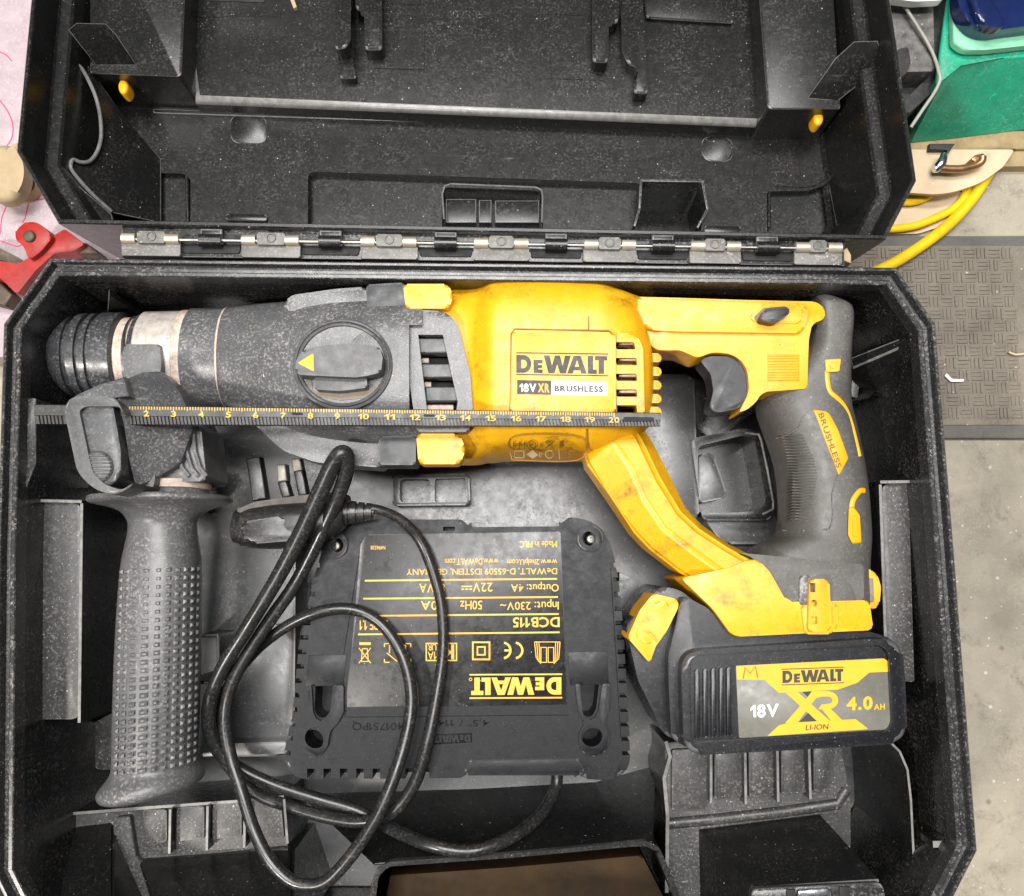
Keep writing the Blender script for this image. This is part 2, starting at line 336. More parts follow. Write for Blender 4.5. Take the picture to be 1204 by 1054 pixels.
def vs(l):                   # sections across a body that runs along v: (v, ul, ur, zc, rz, n)
    return [(a, v, b, v, z, r, n) for (v, a, b, z, r, n) in l]
def tube_bm(P, r, ns=12, bm=None, flat=1.0):
    bm = bm or bmesh.new(); n = len(P); P = [Vector(p) for p in P]
    up = Vector((0, 0, 1)); rings = []
    for i in range(n):
        d = (P[min(i+1, n-1)]-P[max(i-1, 0)]).normalized()
        s = d.cross(up)
        if s.length < 1e-3: s = Vector((1, 0, 0))
        s.normalize(); t = s.cross(d)
        rr = r[i] if isinstance(r, (list, tuple)) else r
        rings.append([bm.verts.new(P[i]+s*math.cos(a)*rr+t*math.sin(a)*rr*flat) for a in [2*math.pi*k/ns for k in range(ns)]])
    for A, B in zip(rings, rings[1:]):
        for i in range(ns):
            j = (i+1) % ns; bm.faces.new((A[i], A[j], B[j], B[i]))
    bm.faces.new(rings[0][::-1]); bm.faces.new(rings[-1])
    return bm
def tube(name, pts, r, m, parent=None, k=8, ns=12, proj=W, **kw):
    """pts: (u,v,z[,r])"""
    c = catmull(pts, k) if k > 1 else pts
    rr = [p[3] for p in c] if len(pts[0]) > 3 else r
    return mk(name, tube_bm([proj(p[0], p[1], p[2]) for p in c], rr, ns), m, parent, **kw)
def circ(u, v, r, n=28, ry=None):
    return [(u+r*math.cos(2*math.pi*i/n), v+(ry or r)*math.sin(2*math.pi*i/n)) for i in range(n)]
def rect(u0, v0, u1, v1): return [(u0, v0), (u1, v0), (u1, v1), (u0, v1)]
def line_px(a, b, w):
    d = Vector((b[0]-a[0], b[1]-a[1])).normalized(); s = Vector((-d.y, d.x))*w/2
    return [(a[0]+s.x, a[1]+s.y), (b[0]+s.x, b[1]+s.y), (b[0]-s.x, b[1]-s.y), (a[0]-s.x, a[1]-s.y)]
def flat(bm, px, z, proj=W):
    """thin print sheet"""
    bm.faces.new([bm.verts.new(proj(p[0], p[1], z)) for p in px])
def boss(px, z, proj=W):
    return [proj(p[0], p[1], z) for p in px]
# ---- lettering
def txt_poly1(s, bold=0.0):
    cu = bpy.data.curves.new('t', 'FONT'); cu.body = s; cu.size = 1; cu.offset = bold; cu.resolution_u = 3
    ob = bpy.data.objects.new('t', cu); COL.objects.link(ob); bpy.context.view_layer.update()
    me = bpy.data.meshes.new_from_object(ob.evaluated_get(bpy.context.evaluated_depsgraph_get()))
    V = [(v.co.x, v.co.y) for v in me.vertices]; Fs = [tuple(p.vertices) for p in me.polygons]
    bpy.data.objects.remove(ob); bpy.data.curves.remove(cu); bpy.data.meshes.remove(me)
    return V, Fs
GLY = {}
def glyph(c, bold):
    k = (c, bold)
    if k not in GLY:
        if c == '1':
            w_ = 0.10+bold*1.6
            GLY[k] = ([(0.0, 0.50), (0.0, 0.50-w_*0.9), (0.17, 0.57-w_*0.5), (0.17, 0.0), (0.17+w_, 0.0), (0.17+w_, 0.70), (0.17+w_*0.15, 0.70)], [tuple(range(7))])
        else: GLY[k] = txt_poly1(c, bold)
    return GLY[k]
def txt_poly(t, bold=0.0):
    V, Fs, x = [], [], 0.0
    for c in t:
        if c == ' ': x += 0.26; continue
        v, f = glyph(c, bold); x0 = min(p[0] for p in v); x1 = max(p[0] for p in v); n = len(V)
        V += [(p[0]-x0+x, p[1]) for p in v]; Fs += [tuple(i+n for i in q) for q in f]; x += x1-x0+0.075
    return V, Fs
def quadmap(q):
    """q: four picture corners: baseline start, baseline end, top end, top start"""
    def f(a, b):
        x = [(q[0][i]*(1-a)+q[1][i]*a)*(1-b)+(q[3][i]*(1-a)+q[2][i]*a)*b for i in (0, 1)]
        return x
    return f
def put(bm, V, Fs, f, z, proj=W, shear=0.0):
    x0, x1 = min(p[0] for p in V), max(p[0] for p in V); y0, y1 = min(p[1] for p in V), max(p[1] for p in V)
    vs_ = []
    for p in V:
        a, b = (p[0]-x0)/(x1-x0), (p[1]-y0)/(y1-y0)
        u, v = f(a+shear*(b-0.5), b)
        vs_.append(bm.verts.new(proj(u, v, z(u) if callable(z) else z)))
    for t in Fs:
        try: bm.faces.new([vs_[i] for i in t])
        except ValueError: pass
def ubox(u0, v0, u1, v1, rot180=False, dv=0.0):
    """upright text box; dv: how far the right end drops"""
    q = [(u0, v1), (u1, v1+dv), (u1, v0+dv), (u0, v0)]
    if rot180: q = [(u1, v0+dv), (u0, v0), (u0, v1), (u1, v1+dv)]
    return quadmap(q)
def write(bm, s, f, z, bold=0.0, **k):
    V, Fs = txt_poly(s, bold); put(bm, V, Fs, f, z, **k)
def arcs(cx, cy, rx, ry, a0, a1, n): return [(cx+rx*math.cos(math.radians(a0+(a1-a0)*i/n)), cy+ry*math.sin(math.radians(a0+(a1-a0)*i/n))) for i in range(n+1)]
def logo(bm, f, z, **k):
    """the maker's word mark in heavy capitals"""
    def poly(pts):
        V = [bm.verts.new(W(*f(*p), z)) for p in pts]; bm.faces.new(V)
    o = arcs(0.08, 0.5, 0.085, 0.5, -90, 90, 10); i_ = arcs(0.075, 0.5, 0.04, 0.24, -90, 90, 10)
    O = [bm.verts.new(W(*f(*p), z)) for p in o]; I = [bm.verts.new(W(*f(*p), z)) for p in i_]
    for q in range(10): bm.faces.new((O[q], O[q+1], I[q+1], I[q]))
    poly([(0.0, 0.0), (0.08, 0.0), (0.075, 0.26), (0.055, 0.26), (0.055, 0.74), (0.075, 0.74), (0.08, 1.0), (0.0, 1.0)])
    poly([(0.19, 0), (0.29, 0), (0.29, 0.2), (0.24, 0.2), (0.24, 0.28), (0.283, 0.28), (0.283, 0.46), (0.24, 0.46), (0.24, 0.54), (0.29, 0.54), (0.29, 0.74), (0.19, 0.74)])
    poly([(0.30, 1), (0.365, 1), (0.392, 0.42), (0.425, 1), (0.48, 1), (0.51, 0.42), (0.535, 1), (0.60, 1), (0.545, 0), (0.48, 0), (0.45, 0.52), (0.42, 0), (0.355, 0)])
    poly([(0.56, 0), (0.622, 0), (0.632, 0.18), (0.668, 0.18), (0.668, 0.38), (0.645, 0.38), (0.668, 0.76), (0.668, 1), (0.63, 1)])
    poly([(0.776, 0), (0.714, 0), (0.704, 0.18), (0.668, 0.18), (0.668, 0.38), (0.691, 0.38), (0.668, 0.76), (0.668, 1), (0.706, 1)])
    poly([(0.785, 0), (0.885, 0), (0.885, 0.24), (0.845, 0.24), (0.845, 1), (0.785, 1)])
    poly([(0.905, 0), (0.965, 0), (0.965, 0.76), (1.0, 0.76), (1.0, 1.0), (0.865, 1.0), (0.865, 0.76), (0.905, 0.76)])
def inset_poly(P, d):
    """inward offset of a convex world polygon (clockwise or not)"""
    n = len(P); c = sum(P, Vector())/n; out = []
    for i in range(n):
        a, b, e = P[i-1], P[i], P[(i+1) % n]
        n1 = Vector((-(b-a).y, (b-a).x, 0)).normalized(); n2 = Vector((-(e-b).y, (e-b).x, 0)).normalized()
        if n1.dot(c-b) < 0: n1.negate()
        if n2.dot(c-b) < 0: n2.negate()
        m = (n1+n2); m = m/(1+n1.dot(n2)); out.append(b+m*d)
    return out
def rings_bm(R, cap_last=False):
    bm = bmesh.new(); Q = [[bm.verts.new(p) for p in r] for r in R]; n = len(R[0])
    for A, B in zip(Q, Q[1:]):
        for i in range(n):
            j = (i+1) % n; bm.faces.new((A[i], A[j], B[j], B[i]))
    if cap_last: bm.faces.new(Q[-1])
    return bm

# ================================================================== SETTING
GZ = -11.2
def sheet(name, x0, y0, x1, y1, z, m):
    bm = bmesh.new(); bm.faces.new([bm.verts.new(p) for p in ((x0, y0, z), (x1, y0, z), (x1, y1, z), (x0, y1, z))])
    return mk(name, bm, m, None, kind='structure')
sheet('concrete_floor', -120, -120, 140, 140, GZ, 'concrete')

# ================================================================== TOOL CASE: base
case = thing('tool_case', 'open black plastic tool case, dusty, with the yellow drill lying in its base', 'tool case', Vector((0, 0, GZ+0.1)))
OUT = [(59, 304), (1054, 315), (1100, 381), (1122, 650), (1149, 1001), (1062, 1172), (62, 1172), (-8, 1030), (-4, 650), (4, 381)]
R0 = [W(u, v, 0) for u, v in OUT]
def lev(P, z): return [Vector((p.x, p.y, z)) for p in P]
o2 = lambda d, z: lev(inset_poly(R0, d), z)
rim = rings_bm([o2(-0.0, -1.4), o2(-0.02, -0.08), o2(0.05, 0), o2(0.14, 0), o2(0.17, -0.05), o2(0.19, -0.42), o2(0.47, -0.42), o2(0.49, -0.12), o2(0.53, -0.08), o2(0.66, -0.08), o2(0.70, -0.12), o2(0.71, -0.9)])
mk('rim', rim, 'case_rim', case, 30, recalc=False)
shell = rings_bm([o2(0.9, GZ+0.15), o2(0.35, -1.6), o2(0.02, -1.4), o2(0.7, -0.85), o2(0.74, -2.0), o2(0.95, -9.0), o2(1.2, -9.25)])
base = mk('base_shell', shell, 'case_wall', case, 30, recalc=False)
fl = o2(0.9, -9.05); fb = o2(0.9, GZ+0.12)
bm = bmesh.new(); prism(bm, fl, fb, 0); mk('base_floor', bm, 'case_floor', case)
# dusty ledges on both side walls
def ledge(px, z1, z0=-9.0, m='case_dusty', name='side_ledge', bev=0.12, r=6, **k):
    return slab(name, px, z1, z0, m, case, bev=bev, r=r, **k)
ledge([(42, 592), (95, 592, 8), (92, 846, 8), (42, 846)], -2.2, r=2)
ledge([(1037, 570, 8), (1068, 568), (1075, 802), (1045, 800, 6)], -2.2, r=2)
bm = bmesh.new(); wall_bm(bm, [(96, 590), (93, 850)], -2.05, -8.9, 0.12); wall_bm(bm, [(1035, 570), (1043, 802)], -2.05, -8.9, 0.12)
wall_bm(bm, [(8, 588), (96, 590)], -1.9, -8.9, 0.12); wall_bm(bm, [(1035, 567), (1103, 566)], -1.9, -8.9, 0.12)
mk('ledge_rib', bm, 'case', case)
# rim steps beside the ledges
ledge([(21, 470), (42, 468), (42, 545), (30, 575), (13, 580)], -0.75, -6, 'case_rim', 'rim_step', r=3)
ledge([(1079, 456), (1094, 455), (1106, 562), (1097, 556), (1086, 540)], -0.75, -6, 'case_rim', 'rim_step', r=3)
ledge([(-2, 884), (12, 912), (10, 1010), (-4, 1012)], -0.6, -6, 'case_rim', 'rim_step', r=2)
# buttresses by the grip and by the chuck
def butt(name, a, b, thick_v, z0):
    bm = bmesh.new()
    p = [W(*a), W(*b)]; t = Vector((0, -thick_v, 0))
    top = [p[0], p[1], p[1]+t, p[0]+t]; bot = [Vector((q.x, q.y, z0)) for q in top]
    prism(bm, top, bot, 0.05, 2); return mk(name, bm, 'case', case)
bm = bmesh.new()
q = [W(*p) for p in ((1000, 421, -4.3), (1082, 389, -0.8), (1086, 397, -0.8), (1003, 433, -4.3), (1090, 456, -1.6), (1005, 471, -6.4))]
d_ = [Vector((p.x, p.y-0.05, -9.2)) for p in (q[5], q[4])]; e_ = [Vector((p.x, p.y, -9.2)) for p in (q[0], q[1])]
V_ = [bm.verts.new(p) for p in q+d_+e_]
for f_ in ((0, 1, 2, 3), (3, 2, 4, 5), (5, 4, 7, 6), (0, 3, 5, 6, 8), (1, 9, 7, 4, 2), (0, 8, 9, 1)): bm.faces.new([V_[i] for i in f_])
bmesh.ops.bevel(bm, geom=[e for e in bm.edges if all(v in V_[:4] for v in e.verts)], offset=0.06, segments=2, affect='EDGES', clamp_overlap=True, material=1)
mk('buttress', bm, 'case', case)
butt('buttress', (128, 340, -1.2), (126, 372, -5), 0.25, -9)
ledge([(1004, 425), (1014, 425), (1008, 468), (1000, 466)], -5.2, -9, r=1)
# moulded pockets of the floor
P_ = slab('moulded_pocket', [(461, 558), (552, 557), (553, 594), (461, 595)], -7.6, -9.3, 'case_floor', case, bev=0.1, r=6)
cut(P_, [slab_bm(rnd([(468, 562), (505, 562), (505, 590), (468, 590)], 6), -7.0, -8.6, 0), slab_bm(rnd([(510, 562), (547, 561), (548, 589), (510, 590)], 3), -7.0, -8.2, 0)])
bm = slab_bm([(735, 440), (816, 440), (822, 612), (748, 600)], -6.6, -9.2, 0.25, 8); mk('floor_hump', bm, 'case_floor', case)
P_ = slab('moulded_pocket', [(812, 516), (878, 503, 14), (896, 512, 16), (913, 592, 14), (906, 612), (826, 612)], -6.3, -9.2, 'case', case, bev=0.08, r=6)
cut(P_, [slab_bm(rnd([(822, 524), (876, 511), (889, 515), (903, 590), (893, 602), (824, 603)], 7), -6.0, -8.7, 0)])
tube('pocket_edge', [(876, 509, -6.3), (889, 511, -6.3), (895, 518, -6.3), (909, 590, -6.3), (906, 600, -6.3), (896, 605, -6.3)], 0.06, 'case_edge', case, k=2, ns=8)
tube('pocket_edge', [(234, 748, -6.2), (253, 747, -6.2), (256, 751, -6.2), (256, 800, -6.2), (253, 803, -6.2), (240, 803, -6.2)], 0.06, 'case_edge', case, k=2, ns=8)
ledge([(822, 534), (838, 532, 8), (856, 585, 8), (822, 592)], -7.4, -9.2, 'case_floor', 'pocket_step', r=4)
ledge([(824, 605), (912, 600), (915, 640), (850, 640)], -7.6, -9.2, 'case_floor', 'floor_step', bev=0.3, r=10)
ledge([(780, 400), (905, 410), (905, 470), (840, 520), (780, 470)], -7.4, -9.2, 'case', 'floor_step', bev=0.3, r=10)
P_ = slab('moulded_pocket', [(228, 746), (258, 746), (258, 805), (228, 805)], -6.2, -9.2, 'case', case, bev=0.06, r=6)
cut(P_, [slab_bm(rnd([(226, 750), (254, 750), (254, 801), (226, 801)], 5), -6, -9.1, 0)])
ledge([(100, 566), (232, 586), (232, 600), (100, 600)], -6.5, -9.2, 'case', 'floor_step', r=4)
ledge([(300, 735), (346, 735), (344, 890), (246, 890), (270, 800)], -7.8, -9.2, 'case_floor', 'floor_step', bev=0.35, r=20)
ledge([(345, 640), (348, 640), (346, 900), (343, 900)], -6.5, -9.2, 'case_floor', 'floor_step', bev=0.02, r=0)
ledge([(236, 876), (338, 872), (338, 886), (236, 890)], -6.5, -9.2, 'case_floor', 'floor_step', bev=0.15, r=3)
slab('locating_fin', [(728, 673), (744, 680), (728, 684)], -6.0, -9.2, 'case_floor', case, bev=0.02)
# front shelf, left: cells between thin ribs
ledge([(18, 962), (284, 942), (332, 936), (345, 1060), (330, 1105), (30, 1105), (10, 1000)], -5.0, -9.2, 'case_dusty', 'front_shelf', r=2)
ledge([(108, 852), (136, 836), (136, 905), (112, 905)], -6.8, -9.2, 'case_dusty', 'corner_shelf', r=4)
bm = bmesh.new()
for a, b in (((200, 952), (199, 1004)), ((244, 948), (243, 1000)), ((288, 944), (287, 997)), ((334, 940), (338, 992))): wall_bm(bm, [a, b], -4.3, -5.3, 0.1)
wall_bm(bm, [(20, 962), (160, 951), (284, 942), (334, 937)], -4.75, -8.9, 0.12)
mk('shelf_rib', bm, 'case', case)
bm = bmesh.new()
for q in ([(168, 952), (196, 952), (196, 990), (180, 992), (170, 976)], [(208, 950), (240, 948), (240, 986), (208, 990)], [(250, 946), (284, 944), (284, 984), (250, 987)], [(294, 942), (330, 940), (334, 986), (294, 990)]):
    slab_bm(q, -4.75, -5.2, 0.1, 3, bm=bm)
mk('shelf_cell', bm, 'case_dusty', case)
def front_wall(pts_lo, pts_hi, zl, zh, name='front_wall', m='case', th=0.8):
    bm = bmesh.new()
    lo = [W(u, v, zl) for u, v in pts_lo]; hi = [W(u, v, zh) for u, v in pts_hi]
    back = [p+Vector((0, -th, 0)) for p in hi]; bl = [Vector((p.x, p.y, -9.2)) for p in back]
    lo2 = [Vector((p.x, p.y, -9.2)) for p in lo]
    R = [lo2, lo, hi, back, bl]; Q = [[bm.verts.new(p) for p in r] for r in R]
    for A, B in zip(Q, Q[1:]):
        for i in range(len(A)-1): bm.faces.new((A[i], A[i+1], B[i+1], B[i]))
    for k in (0, -1): bm.faces.new([q[k] for q in Q])
    bmesh.ops.bevel(bm, geom=[e for e in bm.edges if all(v in Q[1]+Q[2] for v in e.verts)], offset=0.12, segments=2, affect='EDGES', clamp_overlap=True)
    return mk(name, bm, m, case)
front_wall([(160, 1012), (300, 1002), (345, 1000)], [(190, 1095), (300, 1092), (345, 1092)], -4.7, -0.8)
slab('shelf_post', [(134, 962), (152, 960), (160, 1010), (186, 1025), (170, 1080), (134, 1080)], -4.6, -9, 'case_dusty', case, bev=0.15, r=3)
front_wall([(10, 985), (70, 970), (134, 962)], [(-6, 1060), (60, 1085), (134, 1090)], -5.2, -0.9)
# front shelf, right
ledge([(782, 874), (985, 852), (1000, 945), (1000, 1105), (792, 1105), (784, 968)], -5.0, -9.2, 'case_dusty', 'front_shelf', r=4)
bm = bmesh.new()
for a, b in (((836, 880), (836, 944)), ((876, 876), (877, 946)), ((914, 873), (915, 943)), ((951, 870), (953, 940))): wall_bm(bm, [a, b], -4.2, -5.3, 0.1)
wall_bm(bm, [(783, 872), (788, 890), (781, 915), (785, 960), (784, 1050)], -4.6, -9.1, 0.15)
mk('shelf_rib', bm, 'case', case)
bm = bmesh.new()
for q in ([(790, 882), (832, 880), (832, 952), (790, 953)], [(840, 880), (872, 878), (872, 938), (840, 940)], [(880, 877), (910, 874), (911, 936), (881, 938)], [(918, 873), (948, 870), (949, 932), (919, 934)], [(956, 870), (978, 868), (978, 920), (970, 931), (957, 931)]):
    slab_bm(q, -4.7, -5.2, 0.1, 3, bm=bm)
mk('shelf_cell', bm, 'case_dusty', case)
bm = tube_bm([W(u, v, -5.08) for u, v in ((785, 968), (850, 962), (920, 954), (984, 945), (994, 928))], 0.26, 12); mk('shelf_fillet', bm, 'case_dusty', case)
bm = tube_bm([W(u, v, -5.06) for u, v in ((154, 1000), (162, 1018), (230, 1012), (300, 1004), (340, 1000))], 0.24, 12); mk('shelf_fillet', bm, 'case_dusty', case)
# latch block at the front right
bm = bmesh.new()
lo = [W(u, v, z) for u, v, z in ((822, 976, -4.9), (964, 958, -4.9), (1035, 1036, -1.0), (888, 1045, -1.0))]
prism(bm, [lo[3], lo[2], lo[2]+Vector((0, -2.5, 0)), lo[3]+Vector((0, -2.5, 0))], [Vector((lo[0].x, lo[0].y, -4.95)), Vector((lo[1].x, lo[1].y, -4.95)), lo[1]+Vector((0, -5.5, 0)), lo[0]+Vector((0, -5.5, 0))], 0.12, 3)
mk('latch_housing', bm, 'case', case)
slab('latch_plate', [(884, 1046), (1038, 1038), (1044, 1080), (884, 1085)], -0.8, -1.3, 'case_rim', case, bev=0.08, r=8)
slab('latch_spring', [(938, 1047), (976, 1045), (978, 1062), (938, 1063)], -0.6, -0.9, 'chrome', case, bev=0.05, r=3)
bm = bmesh.new(); slab_bm(rect(925, 1046, 936, 1070), -0.72, -0.95, 0.03, bm=bm); slab_bm(rect(987, 1043, 999, 1070), -0.72, -0.95, 0.03, bm=bm); mk('latch_slot', bm, 'void', case)
bm = bmesh.new(); wall_bm(bm, [(1046, 872), (1058, 884), (1067, 905), (1071, 940), (1074, 1000), (1076, 1070)], -2.6, -9, 0.09); mk('divider_wall', bm, 'case', case)
bm = bmesh.new(); wall_bm(bm, [(1097, 993), (1131, 992)], -1.2, -9, 0.25); wall_bm(bm, [(1072, 955), (1128, 990)], -4.5, -9, 0.15); mk('corner_rib', bm, 'case', case)
# centre bin at the front
binp = [(436, 1040), (442, 1023), (456, 1014), (600, 1004), (740, 991), (764, 990), (776, 998), (790, 1030), (808, 1075), (812, 1160), (428, 1160)]
Wb = slab('front_bin', rnd(binp, 6), -3.0, -9.1, 'case', case, bev=0.05)
cin = [(442, 1042), (447, 1027), (458, 1019), (600, 1009), (740, 996), (761, 995), (771, 1002), (784, 1034), (800, 1078), (804, 1154), (434, 1154)]
cut(Wb, [slab_bm(rnd(cin, 6), -3.0, -8.4, 0)])
slab('bin_liner', rnd([(446, 1048), (455, 1030), (600, 1020), (755, 1006), (775, 1045), (792, 1080), (794, 1148), (440, 1148)], 4), -5.0, -8.3, 'brown', case, bev=0.1)

front_wall([(352, 934), (560, 928), (700, 920), (772, 900)], [(440, 1016), (600, 1003), (740, 990), (768, 990)], -9.0, -3.2, 'bin_apron', th=0.12)

# ================================================================== TOOL CASE: lid
LO = [(69, 262), (20, 178), (37, 0), (48, -120), (1029, -120), (1046, 0), (1077, 212), (1041, 281)]
LB = [WL(u, v, 0) for u, v in LO]
def lo_(d, dep):
    return [p+Vector((0, 0, -dep)) for p in inset_poly(LB, d)]
lid = mk('lid', rings_bm([lo_(0.5, 8.2), lo_(0.02, 1.0), lo_(-0.03, 0.06), lo_(0.02, 0), lo_(0.14, 0), lo_(0.18, 0.06), lo_(0.24, 1.8), lo_(0.32, 1.9), lo_(0.75, 1.95), lo_(0.86, 2.05), lo_(1.3, 6.0), lo_(1.6, 6.3)]), 'case', case, 30, recalc=False)
bm = bmesh.new(); prism(bm, lo_(1.2, 6.2), lo_(1.2, 9.2), 0)
lf = mk('lid_panel', bm, 'case', lid)
cut(lf, [slab_bm(rnd([(358, 197, 8), (1000, 197+26), (1000, 330), (358, 330)], 2)[:], 6.0, 6.75, 0, proj=WL) if False else slab_bm(rnd([(360, 198, 10), (752, 212, 2), (752, 330), (360, 330)], 1), 5.8, 6.75, 0, proj=WL),
         slab_bm(rnd([(151, 200), (212, 200, 10), (221, 207), (221, 330), (151, 330)], 4), 5.8, 6.6, 0, proj=WL),
         slab_bm(rnd([(904, 222), (955, 221), (990, 205), (990, 330), (904, 330)], 4), 5.8, 6.6, 0, proj=WL)])
cut(lf, [slab_bm(rnd([(519, 217), (638, 221), (640, 330), (519, 330)], 8), 6.4, 8.0, 0, proj=WL),
         slab_bm(rnd([(754, 212), (826, 213, 5), (832, 246, 3), (820, 330), (748, 330), (752, 246)], 2), 5.0, 9.0, 0, proj=WL)])
def lslab(name, px, d1, d0, m='case', bev=0.1, r=0, **k): return slab(name, px, d1, d0, m, lid, bev=bev, r=r, proj=WL, **k)
lslab('panel_step', [(196, -125), (912, -125), (897, 147), (228, 119)], 4.9, 6.4, bev=0.32, seg=5)
lslab('panel_step', [(180, 128), (930, 153), (930, 158), (180, 133)], 6.08, 6.4, bev=0.04)
lslab('raised_block', [(106, -125), (222, -125), (213, 90, 5), (106, 86)], 3.0, 6.4, bev=0.28, seg=5, r=2)
lslab('raised_block', [(884, -125), (972, -125), (988, 128), (903, 128, 5)], 3.0, 6.4, bev=0.28, seg=5, r=2)
for q in ([(270, 135), (313, 135), (314, 169), (271, 169)], [(824, 160), (862, 162), (862, 191), (826, 190)]):
    o = lslab('oval_boss', q, 6.15, 6.4, bev=0.045, r=12)
lslab('rim_tab', [(265, 251), (314, 252), (314, 260), (265, 259)], 5.9, 6.4, bev=0.06, r=4)
lslab('rim_tab', [(828, 265), (872, 266), (872, 275), (828, 274)], 5.9, 6.4, bev=0.06, r=4)
# pocket details
bm = bmesh.new()
for a, b in ((524, 560), (563, 578), (582, 634)): slab_bm(rect(a, 234 + (a-524)*0.03, b, 262), 7.4, 8.2, 0.05, proj=WL, bm=bm)
mk('pocket_rib', bm, 'case', lid)
bm = bmesh.new(); pts = [(754, 212), (826, 213), (832, 246), (820, 268)]
for a, b in zip(pts, pts[1:]): slab_bm(line_px(a, b, 2.6), 5.2, 6.6, 0.02, proj=WL, bm=bm)
slab_bm(line_px((754, 212), (752, 245), 2.6), 5.2, 6.6, 0.02, proj=WL, bm=bm); slab_bm(line_px((752, 245), (746, 266), 2.6), 5.2, 6.6, 0.02, proj=WL, bm=bm)
mk('pocket_lip', bm, 'case_rim', lid)
tube('recess_edge', [(361, 262, 6.3), (361, 206, 6.3), (365, 199, 6.3), (374, 196.5, 6.3), (560, 204, 6.3), (752, 211, 6.3)], 0.13, 'case', lid, k=1, ns=10, proj=WL)
tube('recess_edge', [(904, 268, 6.3), (904, 228, 6.3), (910, 221, 6.3), (930, 220.5, 6.3)], 0.10, 'case', lid, k=1, ns=10, proj=WL)
tube('recess_edge', [(150, 199, 6.3), (208, 199, 6.3), (220, 206, 6.3), (221, 262, 6.3)], 0.10, 'case', lid, k=1, ns=10, proj=WL)
tube('pocket_edge', [(522, 258, 6.78), (520, 228, 6.78), (523, 219, 6.78), (530, 216.5, 6.78), (630, 220.5, 6.78), (637, 224, 6.78), (638, 232, 6.78), (637, 262, 6.78)], 0.05, 'case_edge', lid, k=1, ns=8, proj=WL)  # pale tube painting the bright outline of the pocket
# hooks
def hook(px, d1, d0, **k): return lslab('hook', px, d1, d0, 'case', bev=0.12, r=k.get('r', 4))
hook([(394, -30), (412, -30), (412, 48), (406, 56), (394, 58)], 3.2, 5.0)
hook([(418, -30), (448, -30), (449, 58), (429, 58), (428, 16), (418, 10)], 3.9, 5.0)
lslab('hook_base', [(397, 60), (412, 58), (419, 92), (400, 92)], 4.3, 5.0, 'case', r=3)
hook([(697, -30), (728, -30), (727, 26), (716, 28), (715, 73), (697, 72)], 3.9, 5.0)
hook([(738, -30), (756, -30), (756, 12), (759, 50), (762, 110), (745, 109), (751, 80), (738, 74), (732, 60), (730, 14)], 4.0, 5.0)
lslab('hook_pad', [(756, -20), (868, -20), (862, 27), (760, 21)], 4.6, 5.0, 'case', r=3)
bm = bmesh.new()
for q in ([(646, 16), (684, 18)], [(646, 16), (648, 92)], [(648, 92), (710, 95)], [(499, 5), (499, 82)], [(440, 80), (499, 82)], [(455, 4), (499, 5)]): slab_bm(line_px(q[0], q[1], 1.0), 4.87, 5.0, 0, proj=WL, bm=bm)
slab_bm(rect(210, 12, 330, 20), 4.86, 5.0, 0, proj=WL, bm=bm)
mk('mould_line', bm, 'case', lid)
slab('recess_shadow_patch', rnd([(216, -20), (312, -20), (312, 3), (216, 0)], 4), 4.86, 5.0, 'void', lid, proj=WL, bev=0.02)  # near-black slab on the panel, painting the shade of a recess
bm = bmesh.new(); write(bm, '102395', ubox(527, 12, 568, 22, dv=1.2), 4.88, proj=WL); mk('moulded_number', bm, 'case_rim', lid)
slab('wood_splinter', [(339, -6), (345, -4), (349, 8), (345, 10)], 4.6, 4.88, 'pale_wood', lid, proj=WL, bev=0.04)
# gusset plate with its curved cut-out, and thin ribs in both corners
def plate(name, px, dfun, th, m='case', par=None):
    bm = bmesh.new(); top = [WL(u, v, dfun(u, v)) for u, v in px]; c = Vector((0, 0, -th))
    prism(bm, top, [p+c for p in top], 0.03, 2); return mk(name, bm, m, par or lid)
gp = [(64, 34), (96, 67), (140, 130), (189, 187), (189, 262), (131, 250), (106, 226), (84, 200), (82, 193), (86, 188), (95, 191), (106, 191), (114, 180), (118, 166), (119, 150), (117, 130), (111, 110), (100, 87), (92, 78), (82, 75), (80, 71), (86, 68), (74, 52)]
plate('gusset_plate', gp, lambda u, v: 2.2+3.95*max(0, min(1, (u-66)/120)), 0.2)
tube('gusset_edge', [(81, 72, 2.5), (92, 77, 2.8), (100, 87, 3.1), (111, 110, 3.5), (117, 132, 3.7), (119, 152, 3.75), (118, 167, 3.7), (113, 181, 3.55), (105, 190, 3.3), (95, 191, 3.0), (86, 188, 2.75), (83, 195, 2.65), (87, 204, 2.8), (106, 226, 3.4), (131, 249, 4.2)], 0.09, 'case_edge', lid, k=4, ns=8, proj=WL)  # pale tube painting the bright rim of the cut-out
plate('corner_rib', [(80, 35), (90, 27), (124, 28), (136, 40), (161, 77), (113, 77)], lambda u, v: 1.0+2.0*(v-27)/50, 0.2)
plate('corner_rib', [(949, 116), (982, 69), (1004, 49), (1032, 48), (1036, 60), (1028, 85), (985, 119)], lambda u, v: 1.0+2.0*(v-48)/70, 0.2)
plate('corner_facet', [(986, 124), (1036, 86), (1042, 120), (1044, 240), (985, 272), (974, 215)], lambda u, v: 6.1-3.9*max(0, min(1, (u-975)/65)), 0.2)
plate('corner_facet', [(94, 270), (56, 202), (66, 196), (131, 252), (134, 266)], lambda u, v: 2.2+1.2*max(0, min(1, (u-60)/70)), 0.2)
tube('facet_edge', [(912, 221, 6.2), (953, 222, 6.2), (980, 207, 5.7), (1010, 180, 3.9), (1040, 158, 2.2)], 0.12, 'case', lid, k=3, ns=8, proj=WL)
for c in ((144, 101), (963, 138)):
    slab('yellow_latch_tip', circ(c[0], c[1], 6, 16, 9), 3.6, 4.4, 'yellow_clean', lid, proj=WL, bev=0.15)
